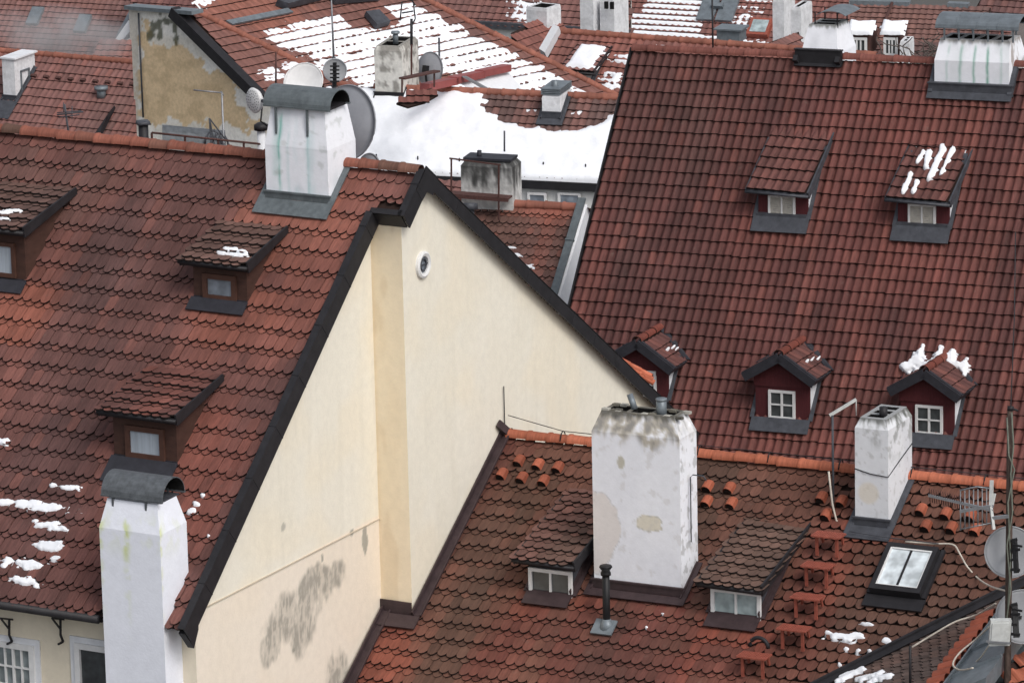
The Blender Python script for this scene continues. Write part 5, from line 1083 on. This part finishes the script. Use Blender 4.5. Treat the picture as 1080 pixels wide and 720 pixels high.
RG6 = roof_px((536, 30), (590, 12), 186, pitch=radians(38)); tG6, rfG6 = far_house('tiled_house', 'small angled red roof with white flared chimney, beyond the snow-striped ridge', RG6, ((540, 34), (588, 14), (605, 50), (585, 70), (545, 62)), ff(lin(160, 90, 74), lin(130, 80, 72), FL, RG6, 86), seed=86, wallh=5)
far_chimney(tG6, RG6, (577, 32), (592, 33), (573, 11), .9, 'white flared chimney with dark vent holes beyond the snow-striped ridge', res=.12, flues=1, flash=False, deep=.3)
RG7 = roof_px((592, 34), (765, 47), 168, pitch=radians(35)); a2 = RG7.px(930, 60)[0]
tG7, rfG7 = far_house('tiled_house', 'long red ridge behind the steep maroon roof, with a snow-topped dormer', RG7, ((592, 34), (930, 60), (930, 140), (540, 120), (575, 62)), ff(lin(156, 90, 76), lin(130, 82, 74), lin(176, 100, 82), RG7, 87), seed=87, w=.26, g=.36, ridge=[((592, 34), (925, 59))], back=(.2, 12, 3))
M = MB(); M.prism([RG7.w(x, y, .05) for x, y in ((586, 32), (592, 35), (577, 62), (571, 58))], RG7.n*.3, col=lin(200, 202, 206)); M.build('verge_wall', 'plaster', tG7)
ddd, DD7, inf7 = dormer(tG7, RG7, (597, 86), (624, 89), (597, 79), (650, 50), ff(FB, FD_, FL, RG7, 88), kind='pantile', so=.15, ov=.2, face='white_render', cheek='white_render', trim='black_metal', w=.26, g=.3, apron=.2, seed=88, label='dormer whose roof is one slab of snow')
snowfield('snow', DD7, lambda a, s: min(1, (a-inf7[0]-.0)*4, (inf7[1]+.05-a)*3+.3*nz(s*4, a*3), (s-.1)*3, (inf7[4]-.1-s)*3)+.15*nz(a*3, s*3, 4), [(inf7[0]-.1, 0), (inf7[1]+.2, 0), (inf7[1]+.2, inf7[4]), (inf7[0]-.1, inf7[4])], .08, .08, 'slab of snow covering the dormer roof left of the steep maroon roof', h=.1, seed=8)
snow_patches(RG7, [(660, 61, .5, .12), (656, 66, .5, .1), (650, 80, .6, .14), (648, 86, .6, .14), (644, 92, .6, .14), (640, 97, .5, .14), (700, 51, .5, .1), (714, 53, .5, .1)], 'thin snow stripes on tiles right of the snow-topped dormer', seed=35, step=.07, thick=.05)
RG8 = roof_px((650, -26), (880, -14), 205, pitch=radians(35)); tG8, rfG8 = far_house('tiled_house', 'far red roof with a big ragged snow sheet and a framed pair of skylights', RG8, ((652, -26), (895, -13), (895, 75), (640, 66)), ff(lin(150, 90, 80), lin(126, 84, 80), FL, RG8, 89), seed=89, w=.26, g=.3)
s8 = [(RG8.px(x, y), ra, rs) for x, y, ra, rs in ((700, 20, 1.3, 1.6), (715, 8, 1.1, 1.4), (722, 30, .8, 1.2), (690, 30, 1.2, 1.2), (672, 30, .8, .8), (668, 16, .25, .15), (705, 42, 1.6, .6), (733, 10, .4, 1.2), (680, 42, 1.4, .4), (740, 42, 1.0, .2))]
def m8(a, s):
    m = max(1-((a-c[0])/ra)**2-((s-c[1])/rs)**2 for c, ra, rs in s8)+.5*nz(a*1.5, s*4, 3, 4)
    fr = (s/.3) % 1; return min(m, (min(fr, 1-fr)-.07)*9)
q = [RG8.px(x, y) for x, y in ((655, 0), (760, 0), (655, 52), (760, 52))]; q0, q1, q2, q3 = bbox(q)
snowfield('snow', RG8, m8, [(q0, q2-1), (q1, q2-1), (q1, q3), (q0, q3)], .075, .06, 'big ragged sheet of snow on the far roof with the framed skylights', h=.07, seed=9)
snow_patches(RG8, [(797, 2, .9, .07), (790, 9, .8, .07), (800, 14, .5, .06), (785, 20, .6, .12), (781, 25, .5, .15), (787, 17, .3, .1), (778, 31, .8, .14), (775, 36, .6, .12), (786, 28, .3, .2), (790, 48, 1.0, .3), (780, 45, .5, .3), (808, 47, .7, .12), (710, 2, 1.6, .05)], 'snow stripes trailing down the far roof right of the framed skylights', seed=36, step=.06, amp=.6)
a, s = RG8.px(757, 11); M = MB(); slab(M, RG8, a-.7, a+.0, s-.7, s+.7, .05, .18); slab(M, RG8, a+.1, a+.8, s-.7, s+.7, .05, .18); slab(M, RG8, a-.2, a+.3, s-.1, s+.1, .18, .35); M.build('skylight', 'zinc', rfG8)
a, s = RG8.px(802, 34); M = MB(); slab(M, RG8, a-.45, a+.45, s-.5, s+.4, .05, .3); sk8 = M.build('skylight', 'red_steel', rfG8); M = MB(); slab(M, RG8, a-.33, a+.33, s-.38, s+.28, .29, .32); M.build('window_pane', 'glass_light', sk8)
M = MB(); p = at(756, 44, 190); M.box(p, RG8.r*.9, RG8.v*.8, Z*.45); M.box(p+Z*.45-RG8.r*.1-RG8.v*.1, RG8.r*1.1, RG8.v*1.0, Z*.06); M.build('roof_box', 'zinc', rfG8)
for n_, (fl_, fr_, tl_, dd_, lb) in enumerate((((612, 24), (626, 25), (611, -8), 1.2, 'left of a close pair of tall white chimneys at the top edge'), ((633, 35), (648, 36), (633, 0), 1.2, 'right of a close pair of tall white chimneys, dark slots near its top'))):
    far_chimney(tG7, Roof(at(fl_[0], fl_[1], 176), RG7.r, RG7.p), fl_, fr_, tl_, dd_, lb, res=.12, flues=1, flash=False, deep=2)
M = MB(); q = at(638.5, 9, 175.5)
for k_ in range(2): M.box(q+RG7.r*(.22*k_)-RG7.v*.1, RG7.r*.12, RG7.v*.1, Z*.25)
M.build('vent_slot', 'soot', rfG7)
for n_, (fl_, fr_, tl_, dd_, lb) in enumerate((((815, 30), (827, 31), (815, 0), 1.3, 'plain white chimney behind and left of another by the far skylights'), ((834, 38), (845, 39), (833, 8), 1.3, 'white chimney with one dark hole, nearest the ridge chimney with curved cowl'))):
    far_chimney(tG8, Roof(at(fl_[0], fl_[1], 186-n_*3), RG8.r, RG8.p), fl_, fr_, tl_, dd_, lb, res=.12, flues=1, flash=False, deep=2)
RG8b = roof_px((800, 52), (842, 34), 176, pitch=radians(34)); far_house('tiled_house', 'small reddish hipped roof with snow edge just behind the maroon ridge', RG8b, ((790, 52), (843, 33), (850, 60), (845, 75), (795, 75)), ff(lin(140, 88, 78), lin(120, 80, 74), FL, RG8b, 90), seed=90, wallh=3)
RG9 = roof_px((850, 2), (1050, 8), 205, pitch=radians(30)); tG9, rfG9 = far_house('tiled_house', 'far brownish-red roof at top right above two small snow-capped windows', RG9, ((845, 2), (1045, 8), (1045, 50), (845, 40)), ff(lin(142, 96, 86), lin(122, 88, 82), lin(160, 106, 92), RG9, 91), seed=91, w=.28, g=.3, wallh=6, wallcol=lin(150, 110, 100))
M = MB(); M.bar(RG9.w(845, 1), RG9.w(960, 4), .4, .2); M.bar(RG9.w(1000, 5), RG9.w(1022, 6), .4, .2); M.build('ridge_cap', 'zinc', rfG9)
M = MB(); M.tube([RG9.w(941, 3, .12), RG9.w(933, 24, .12), RG9.w(918, 48, .12)], .07, n=6); M.build('lightning_wire', 'rust_brown', rfG9)
RG9b = roof_px((850, 40), (1020, 46), 196, pitch=radians(25)); tG9b, rf9b = far_house('tiled_house', 'low loft row with two snow-capped windows beneath the far right roof', RG9b, ((880, 42), (1000, 46), (1000, 75), (880, 75)), ff(lin(120, 84, 78), lin(100, 76, 74), FL, RG9b, 92), seed=92)
for x0, x1, lb in ((897, 917, 'left snow-capped loft window'), (932, 949, 'right snow-capped loft window')):
    p = at(x0, 59, 192); q = at(x1, 59, 192); q.z = p.z; W_ = (q-p).length; H_ = .85
    M = MB(); M.box(p+RG9.v*.05, q-p, RG9.v*1.5, Z*H_); do = M.build('dormer', 'rust_brown', tG9b); do['label'] = lb
    w_, G = window_unit(do, p+RG9.d*.0, RG9.r, W_*.9, H_*.85, RG9.d, fw=.1, nx=3, bar=.06, pane='glass_dark', sill=False); G.build('window_pane', 'glass_dark', w_)
    SR_ = Roof(p+Z*(H_+.38)+RG9.v*.55-RG9.r*.1, RG9.r, radians(30)); snowfield('snow', SR_, lambda a, s: min(1, (a)*5, (W_+.25-a)*5, (s)*4, (.75-s)*5)+.25*nz(a*4, s*4), [(-.1, -.1), (W_+.4, -.1), (W_+.4, .85), (-.1, .85)], .07, .08, lb.replace(' window', '')+' roof, its rounded cap of snow', h=.1)
far_chimney(tG9b, Roof(at(949, 64, 191), RG9.r, RG9.p), (949, 64), (959, 65), (948, 44), 1.0, 'low white chimney beside the right loft window', res=.1, flash=False)
RG10 = roof_px((1015, -8), (1100, -3), 208, pitch=radians(38)); far_house('tiled_house', 'dark red roof in the top right corner', RG10, ((1022, 20), (1038, -8), (1120, -3), (1120, 90), (1015, 90)), ff(lin(118, 76, 72), lin(98, 70, 68), FL, RG10, 93), seed=93)
M = MB(); rr = random.Random(4)
gp = [at(x, y, 180) for x, y in ((1056, 62), (1068, 30), (1078, 24), (1100, 24), (1100, 80), (1056, 80))]
M.prism(gp, RB.v*1.5, col=lin(118, 112, 110)); gw_ = tag(M.build('stone_gable', 'rough_plaster', None, origin=gp[0]), 'grey stone wall end at the right edge behind the streaked ridge chimney', 'wall')
# bare bush behind the ridge
t = thing('bare_bush', at(972, 75, 186), 'leafless tangled bush behind the maroon ridge, left of the streaked chimney', 'bush')
M = MB(); rr = random.Random(9)
for k_ in range(60):
    p = at(rr.uniform(958, 1070), 80, rr.uniform(184, 188)); pts = [p]; dx = rr.uniform(-1, 1)
    for j in range(7): pts.append(pts[-1]+R0*(dx*.18+rr.gauss(0, .22))+Z*rr.uniform(.08, .3))
    M.tube(pts, [.05, .045, .04, .035, .03, .025, .02, .015], n=4, cap=False)
M.build('branches', 'bark', t)
M = MB(); M.tube([at(972, 100, 186), at(972, 70, 186)], .12, n=8); M.build('trunk', 'bark', t)
# ground and filler terrain
M = MB(); n_ = 40
def gz(x, y): return -.13*max(0, min(130, (V((x, y, 0))).dot(V((cF.x, cF.y, 0)).normalized())))
vs = []
for j in range(n_+1):
    for i in range(n_+1): x, y = -600+1200*i/n_, -300+1100*(j/n_)**1.3; vs.append((x, y, gz(x, y)-.5))
M.add(vs, [(j*(n_+1)+i, j*(n_+1)+i+1, (j+1)*(n_+1)+i+1, (j+1)*(n_+1)+i) for j in range(n_) for i in range(n_)], smooth=True); tag(M.build('ground', 'ground'), kind='structure')
# ------------------------------------------------------------------ ROOFTOP OBJECTS
SDIR = (R0*.45-V((cF.x, cF.y, 0)).normalized()*.75+Z*.45).normalized()
back_ = (R0*.62+V((cF.x, cF.y, 0)).normalized()*.7-Z*.2).normalized()
dish('satellite_dish', 'largest dark grey dish, half behind the copper-streaked chimney', at(361, 129, 88.5), back_, .66, depth=.14, mat='dish_dark', mast=at(352, 175, 88.3), arm=False)
dish('satellite_dish', 'white domed dish peeping over the curved cowl of the copper-streaked chimney', at(321, 88, 93), (-R0*.2-V((cF.x, cF.y, 0))*.8+Z*.55).normalized(), .37, depth=.08, mat='white_paint', arm=False, mast=at(318, 150, 93))
t = dish('satellite_dish', 'small round mesh dish clamped to the tall whip mast', at(353, 74, 87.2), (-V((cF.x, cF.y, 0))+Z*.1+R0*.1).normalized(), .2, depth=.05, mat='dish_grey', arm=False)
dish('satellite_dish', 'grey dish rim just showing behind the ridge end beside the big dark dish', at(387, 178, 88.5), back_, .27, depth=.06, mat='dish_dark', arm=False)
dish('satellite_dish', 'dark dish half hidden behind the tall stained chimney on the snowy roof', at(451, 73, 146), back_, .5, depth=.1, mat='dish_dark', arm=False, mast=at(451, 95, 146))
# perforated drum antenna left of chimney
c = at(268, 106, 87.5); n = (-R0*.75-V((cF.x, cF.y, 0)).normalized()*.6).normalized(); a = n.cross(Z).normalized(); b = Z
t = thing('mesh_antenna', c, 'white perforated round antenna on a bracket left of the copper-streaked chimney', 'antenna'); M = MB()
M.tube([c-n*.13, c-n*.06, c, c+n*.03], [.1, .19, .225, .2], n=28); M.build('drum', 'white_paint', t)
M = MB()
for q, m in ((.17, 20), (.12, 14), (.07, 9)):
    for k_ in range(m): th = 2*pi*k_/m; p = c+n*.032+a*cos(th)*q+b*sin(th)*q; M.tube([p, p+n*.004], .009, n=6)
M.build('perforations', 'slate_metal', t); M = MB(); M.bar(c-n*.1, at(282, 108, 87.0), .05); M.build('bracket', 'slate_metal', t); 
M = MB(); M.tube([at(277, 107, 87.6), at(275, 128, 87.6), at(282, 133, 87.6)], .015, n=6); M.build('drop_wire', 'black_metal', t)
t = thing('whip_mast', at(352, 175, 88.0), 'tall thin whip mast rising behind the curved green cowl', 'mast'); M = MB(); M.tube([at(353, 175, 87.6), at(352, 60, 87.6)], .035, n=8); M.build('pole', 'slate_metal', t); M = MB(); M.tube([at(352, 62, 87.6), at(349, -12, 87.6)], [.02, .012], n=6); M.build('whip', 'steel', t)
M = MB()
for k_ in range(5): M.bar(at(348, 70+k_*4, 86.9), at(358, 70+k_*4, 86.9), .025)
M.bar(at(353, 66, 86.95), at(353, 92, 86.95), .05); M.build('clamp', 'black_plastic', t)
# clutter behind A's ridge
ZBk = lambda p: ZA-.1-abs(p.y)*tan(PB)
def down_to_roof(p): return V((p.x, p.y, ZBk(p)))
t = thing('roof_flue', down_to_roof(at(151, 150, 91)), 'short black flue with flat cap before the peeling ochre wall', 'flue'); M = MB(); p = at(151, 131, 91); M.tube([down_to_roof(p), p], .09, n=12); M.build('pipe', 'black_metal', t); M = MB(); M.tube([p, p+Z*.06], [.17, .15], n=4); M.build('cap', 'slate_metal', t)
t = thing('roof_flue', down_to_roof(at(276, 150, 90)), 'pale flue with black cap close left of the copper-streaked chimney', 'flue'); M = MB(); p = at(275.5, 137, 90); M.tube([down_to_roof(p), p], .075, n=12); M.build('pipe', 'white_render', t); M = MB(); M.tube([p, p+Z*.09, p+Z*.13], [.13, .13, .07], n=14); M.build('cap', 'black_metal', t)
t = thing('ventilation_unit', down_to_roof(at(205, 160, 93)), 'weathered round-backed ventilation unit on the roof below the ochre wall', 'ventilation unit')
M = MB(); p0, p1 = at(172, 152, 93), at(238, 158, 93); vs = []; K = 10; dd = Z.cross((p1-p0).normalized())
for e in (p0, p1):
    for j in range(K+1): th = pi*j/K; vs.append(e+dd*(-cos(th)*.35)+Z*sin(th)*.36)
M.add(vs, [(j, j+1, K+2+j, K+1+j) for j in range(K)]+[tuple(range(K+1)), tuple(range(K+1, 2*K+2))], smooth=False); M.build('housing', 'dark_cowl', t); M = MB()
for e in (p0, p1, (p0+p1)/2): M.bar(e, down_to_roof(e), .08)
M.tube([at(225+9*cos(k*pi/6), 152-14*sin(k*pi/6), 92.6) for k in range(7)], .02, n=5); M.tube([at(232+9*cos(k*pi/6), 155-14*sin(k*pi/6), 92.6) for k in range(7)], .02, n=5); M.build('stand', 'slate_metal', t)
t = thing('roof_railing', down_to_roof(at(160, 150, 90)), 'thin rusty railing running behind the left ridge', 'railing'); M = MB(); M.tube([at(160, 140, 90), at(275, 152, 90)], .02, n=6)
for x, y in ((160, 140), (195, 144), (230, 147), (257, 150)): M.bar(at(x, y, 90), down_to_roof(at(x, y, 90)), .03)
M.build('rail', 'rust_brown', t)
def aerial(label, base, top, els, mat='steel', boom=None, r=.018, cat='aerial'):
    t = thing('aerial', base, label, cat); M = MB(); M.tube([base, top], r, n=6); M.build('mast', mat, t)
    if boom: M = MB(); M.tube(boom, r*.8, n=5); M.build('boom', mat, t)
    if els:
        M = MB()
        for p, q in els: M.tube([p, q], r*.55, n=4)
        M.build('elements', mat, t)
    return t
p = at(234, 98, 92); aerial('thin mast with one long side arm before the ochre wall', down_to_roof(p), p, [(at(233, 96, 92), at(236, 101, 92))], boom=[at(204, 95, 92), at(235, 98, 92)])
aerial('lattice aerial lying over the ventilation unit', down_to_roof(at(226, 140, 92)), at(221, 125, 92), [(at(222+k, 128+k*2, 92), at(226+k, 152, 92)) for k in range(0, 18, 4)], boom=[at(221, 125, 92), at(240, 150, 92)], mat='slate_metal')
p = at(73, 116, 90); aerial('small aerial with crossed rods above the ridge at the left', down_to_roof(p), at(68, 110, 90), [(at(60, 119, 90), at(86, 117, 90)), (at(62, 124, 90), at(84, 121, 90)), (at(67, 108, 90), at(67, 118, 90)), (at(76, 112, 90), at(76, 126, 90))], boom=[at(60, 121, 90), at(88, 118, 90)], mat='slate_metal')
p = at(434, 20, 142.5); aerial('aerial with two drooping loops on the tall stained chimney', at(434, 48, 142.5), p, [(at(424, 2, 142.5), at(422, 22, 142.5)), (at(436, 4, 142.5), at(438, 20, 142.5)), (at(424, 14, 142.5), at(436, 12, 142.5)), (at(421, 0, 142.5), at(430, -6, 142.5)), (at(430, -6, 142.5), at(438, 6, 142.5)), (at(438, 20, 142.5), at(434, 28, 142.5))], mat='black_metal', r=.04)
aerial('single tall rod standing on the long red ridge', at(752, 55, 165), at(751, -10, 165), [], mat='black_metal', r=.03)
aerial('short rod standing in the smooth snow', at(532, 160, 141), at(532, 138, 141), [], mat='slate_metal', r=.025)
aerial('thin rod standing on the striped slope left of the curved cowl', at(291, 88, 155), at(291, 55, 155), [], mat='rust_brown', r=.03)
aerial('thin rod beside the tall stained chimney', at(464, 92, 147), at(463, 40, 147), [], mat='slate_metal', r=.03)
# cable running over maroon house at right edge
# mast with bracket on C near the narrow chimney
q = RC.w(879, 545); t = thing('bracket_mast', q, 'thin dark mast with a white cross arm left of the narrow mossy chimney', 'mast'); tp = onp(878, 438, q, RC.d); M = MB(); M.tube([q, tp], .02, n=6); M.build('pole', 'slate_metal', t)
M = MB(); aa, bb = onp(875, 438, q, RC.d), onp(903, 421, q-RC.d*.3, RC.d); M.bar(aa, bb, .045); M.tube([bb, onp(903, 438, q-RC.d*.3, RC.d)], .01, n=5); M.build('cross_arm', 'box_grey', t)
M = MB(); M.tube([onp(x, y, q+RC.d*.1, RC.d) for x, y in ((874, 497), (876, 515), (878, 532), (882, 548), (890, 562))], .018, n=6); M.build('cable', 'cable_white', t)
# mast at the lower right with two dishes, box, grid aerial
DM = (F0C := (RC.w(1064, 640)-CAM).length)-3.4
t = thing('aerial_mast', at(1063, 760, DM), 'weathered wooden pole with wires at the right edge carrying dishes', 'pole')
M = MB(); M.tube([at(1062, 760, DM), at(1064, 600, DM), at(1065, 470, DM), at(1065.5, 431, DM)], [.062, .055, .05, .045], n=10); M.build('pole', 'old_pole', t)
M = MB(); M.tube([at(1065.5, 433, DM), at(1066, 428, DM)], .055, n=8); M.tube([at(1066, 430, DM), at(1070, 330, DM+6), at(1071, 245, DM+14)], .009, n=4); M.tube([at(1066, 430, DM), at(1074, 433, DM)], .02, n=5); M.build('top_clamp', 'black_metal', t)
for k_, pts in enumerate((((1067, 435), (1069, 470), (1066, 500), (1068, 540), (1062, 575), (1066, 620), (1061, 660)), ((1062, 440), (1064, 480), (1070, 495), (1063, 530), (1066, 590), (1063, 640)))):
    M = MB(); M.tube([at(x, y, DM-.1) for x, y in pts], .014, n=5); M.build('wire', 'cable_green', t)
nd = (-V((cF.x, cF.y, 0)).normalized()*.85-R0*.1+Z*.25)
nb2 = (V((cF.x, cF.y, 0)).normalized()*-.9-R0*.25+Z*.3).normalized()
d1 = dish('satellite_dish', 'upper of two pale grey dishes on the pole at the right edge', at(1066, 582, DM+.35), nb2, .41, depth=.07, mast=at(1064, 582, DM), arm=False)
d2 = dish('satellite_dish', 'lower of two pale grey dishes on the pole at the right edge', at(1079, 650, DM+.3), nb2, .43, depth=.07, mast=at(1064, 652, DM), arm=False)
for d_, yy in ((d1, 582), (d2, 650)):
    M = MB()
    for k_ in range(4): M.bar(at(1066, yy-12+k_*10, DM-.12), at(1073+3*(k_ % 2), yy-14+k_*11, DM-.12), .05, .035)
    M.bar(at(1070, yy-14, DM-.1), at(1072, yy+22, DM-.1), .09, .06); M.bar(at(1068, yy-8, DM-.2), at(1078, yy-6, DM-.25), .03); M.build('clamp', 'black_plastic', d_)
t = thing('junction_box', at(1053, 680, DM-.15), 'pale grey junction box strapped to the pole below the dishes', 'junction box'); M = MB(); p = at(1043, 681, DM-.15); M.box(p, R0*.33-Z*.0, (V((cF.x, cF.y, 0)).normalized())*.14, Z*.42+R0*.03); M.box(p-V((cF.x, cF.y, 0)).normalized()*.02+R0*.03+Z*.04, R0*.27, V((cF.x, cF.y, 0)).normalized()*.02, Z*.34+R0*.024); M.build('case', 'box_grey', t)
M = MB(); M.bar(at(1040, 676, DM-.2), at(1066, 678, DM-.2), .03); M.build('strap', 'steel', t)
# grid aerial (yagi with reflector)
dd0 = DM-.1; t = thing('grid_aerial', at(1046, 530, dd0), 'long white aerial with a comb of rods pointing left from the pole', 'aerial')
M = MB(); M.bar(at(979, 522, dd0), at(1047, 538, dd0), .04); M.bar(at(1012, 539, dd0), at(1048, 533, dd0), .045); M.bar(at(1046, 546, dd0), at(1064, 544, dd0), .05); M.build('boom', 'steel', t)
M = MB()
for k_ in range(16): x = 980+k_*2.4; y = 522+k_*.58; M.tube([at(x, y-7.5+k_*.05, dd0-.1), at(x+1.0, y+7, dd0+.1)], .007, n=4)
M.build('directors', 'rust_brown', t)
M = MB()
for k_ in range(8): x = 1013+k_*4.6; M.tube([at(x, 517-k_*.4, dd0), at(x, 559-k_*.9, dd0)], .011, n=4)
M.tube([at(1012, 517, dd0), at(1030, 513, dd0), at(1046, 515, dd0)], .013, n=4); M.tube([at(1012, 558, dd0), at(1046, 551, dd0)], .011, n=4); M.build('reflector', 'steel', t)
M = MB(); M.bar(at(1046, 506, dd0), at(1045, 534, dd0), .05); M.bar(at(1045, 534, dd0), at(1048, 558, dd0), .045); M.bar(at(1049, 520, dd0), at(1046, 534, dd0), .04); M.build('bracket', 'box_grey', t)
# loose cables
def cable(label, pts, mat='cable_white', r=.016):
    M = MB(); n = len(pts); out = []
    for i in range(n-1):
        for j in range(4):
            t_ = j/4; p0 = pts[max(i-1, 0)]; p1 = pts[i]; p2 = pts[i+1]; p3 = pts[min(i+2, n-1)]
            out.append(.5*((2*p1)+(-p0+p2)*t_+(2*p0-5*p1+4*p2-p3)*t_*t_+(-p0+3*p1-3*p2+p3)*t_**3))
    out.append(pts[-1]); M.tube(out, r, n=6); tag(M.build('cable', mat, None, origin=pts[0]), label, 'cable')
cable('white cable curving down the brown tiles to the right-hand pole', [RC.w(x, y, .14) for x, y in ((955, 571), (985, 573), (1005, 574), (1012, 583), (1020, 597), (1032, 610))]+[at(1045, 618, DM+1), at(1062, 623, DM)])
cable('white cable lying along the valley at the bottom right', [RF.w(962, 682, .25), RF.w(985, 668, .25), RF.w(1008, 655, .25), RF.w(1030, 648, .25), at(1050, 636, DM+.6)])
cable('looping cable over the orange ridge caps', [at(1044, 660, DM), RF.w(1030, 673, .4), RF.w(1012, 688, .35), RF.w(1005, 700, .35), RF.w(1012, 706, .35), RF.w(1026, 704, .5)])
cable('cable hanging from the junction box onto the metal parapet', [at(1043, 680, DM-.1), at(1035, 692, DM+.3), at(1028, 700, DM+.6), at(1032, 708, DM+.8)], r=.013)
cable('thin wire strung across the tiles above the skylight', [RC.w(x, y, .16) for x, y in ((896, 560), (940, 567), (990, 573))], mat='slate_metal', r=.008)
q = RF.w(960, 683); t = aerial('slim dark post in the valley at the bottom right', RF.w(960, 735), onp(960, 681, RF.w(960, 735), RF.d), [], mat='black_metal', r=.022, cat='post')
# steel pole with wire standing on B near the right edge
# orange tile corner on A's back slope
RO = Roof(at(651, 378, 99.5), V((cos(-.05), sin(-.05), 0)), radians(30)); po = [RO.px(x, y) for x, y in ((640, 376), (652, 378), (687, 399), (682, 405), (640, 405))]
M = MB()
for k_ in range(3):
    for j_ in range(3): pa = at(652+j_*11.5+k_*1.5, 378+j_*6.2-k_*0+k_*3.4, 99.5); pb_ = at(664+j_*11.5+k_*1.5, 384.6+j_*6.2+k_*3.4, 99.5); M.tube([pa, pb_], [.05, .062], n=10, col=mulc(lin(186, 106, 80), .85+.1*((j_+k_) % 3)))
M.build('rear_dormer_roof', ['tile'], A)
# ------------------------------------------------------------------ smoke
def volmat(name, dens, col, scale=None):
    m = bpy.data.materials.new(name); m.use_nodes = True; MATS[name] = m; nt = m.node_tree; nt.nodes.remove(nt.nodes['Principled BSDF']); v = nt.nodes.new('ShaderNodeVolumePrincipled')
    v.inputs['Color'].default_value = (*col, 1); v.inputs['Density'].default_value = dens; nt.links.new(v.outputs[0], nt.nodes['Material Output'].inputs['Volume'])
    if scale:
        tc = N(nt, 'ShaderNodeTexCoord'); n = N(nt, 'ShaderNodeTexNoise'); n.inputs['Scale'].default_value = scale; n.inputs['Detail'].default_value = 4; nt.links.new(tc.outputs['Object'], n.inputs['Vector'])
        ln = N(nt, 'ShaderNodeVectorMath', operation='LENGTH'); mp = N(nt, 'ShaderNodeMapping'); mp.inputs['Scale'].default_value = (1/3.4, 1/1.6, 1/1.3); nt.links.new(tc.outputs['Object'], mp.inputs['Vector']); nt.links.new(mp.outputs[0], ln.inputs[0])
        fo_ = N(nt, 'ShaderNodeMapRange'); fo_.inputs['From Min'].default_value = 1; fo_.inputs['From Max'].default_value = .2; nt.links.new(ln.outputs['Value'], fo_.inputs['Value'])
        mr = N(nt, 'ShaderNodeMapRange'); mr.inputs['From Min'].default_value = .38; mr.inputs['From Max'].default_value = .68; mr.inputs['To Max'].default_value = dens; nt.links.new(n.outputs['Fac'], mr.inputs['Value'])
        mu = N(nt, 'ShaderNodeMath', operation='MULTIPLY'); nt.links.new(mr.outputs[0], mu.inputs[0]); nt.links.new(fo_.outputs[0], mu.inputs[1]); nt.links.new(mu.outputs[0], v.inputs['Density'])
volmat('smoke', 1.3, (.96, .96, .98), .7)
import bmesh
bm = bmesh.new(); bmesh.ops.create_icosphere(bm, subdivisions=3, radius=1); me = bpy.data.meshes.new('smoke'); bmesh.ops.scale(bm, vec=(3.4, 1.6, 1.3), verts=bm.verts); bm.to_mesh(me); bm.free(); me.materials.append(MATS['smoke'])
so = bpy.data.objects.new('smoke', me); COL.objects.link(so); so.location = at(64, 38, 200); so.rotation_euler = (0, radians(8), YAW); tag(so, 'pale smoke drifting over the far roofs at top left', 'smoke', kind='stuff')

# ------------------------------------------------------------------ air
HZ = False
if HZ:
    volmat('haze', .0005, (.86, .88, .93)); me = bpy.data.meshes.new('haze'); bm = bmesh.new(); bmesh.ops.create_cube(bm, size=1); bm.to_mesh(me); bm.free(); me.materials.append(MATS['haze'])
    ho = bpy.data.objects.new('haze', me); COL.objects.link(ho); ho.scale = (1300, 1300, 70); ho.location = (0, 200, 41-35); tag(ho, 'thin winter haze over the whole roofscape', 'haze', kind='stuff')
# ------------------------------------------------------------------ light
scene.world = bpy.data.worlds.new('World'); scene.world.use_nodes = True; nt = scene.world.node_tree
bg = nt.nodes['Background']; sky = nt.nodes.new('ShaderNodeTexSky'); sky.sky_type = 'NISHITA'; sky.sun_disc = False
SUN_EL, SUN_AZ = radians(48), radians(118)      # azimuth measured from +Y towards +X
sky.sun_elevation = SUN_EL; sky.sun_rotation = SUN_AZ; sky.dust_density = 4; sky.air_density = 1
hs = nt.nodes.new('ShaderNodeHueSaturation'); hs.inputs['Saturation'].default_value = .38
nt.links.new(sky.outputs[0], hs.inputs['Color']); nt.links.new(hs.outputs[0], bg.inputs['Color']); bg.inputs['Strength'].default_value = .13
sl = bpy.data.lights.new('sun', 'SUN'); sl.energy = .9; sl.angle = radians(20); sl.color = (1, .97, .93)
so_ = bpy.data.objects.new('sun', sl); COL.objects.link(so_)
sd = V((sin(SUN_AZ)*cos(SUN_EL), cos(SUN_AZ)*cos(SUN_EL), sin(SUN_EL)))
so_.rotation_euler = sd.to_track_quat('Z', 'Y').to_euler(); so_.location = CAM+V((0, 0, 20))
scene.view_settings.view_transform = 'Standard'; scene.view_settings.look = 'None'; scene.view_settings.gamma = 1; scene.view_settings.use_curve_mapping = False
scene.view_settings.exposure = EXPOSURE
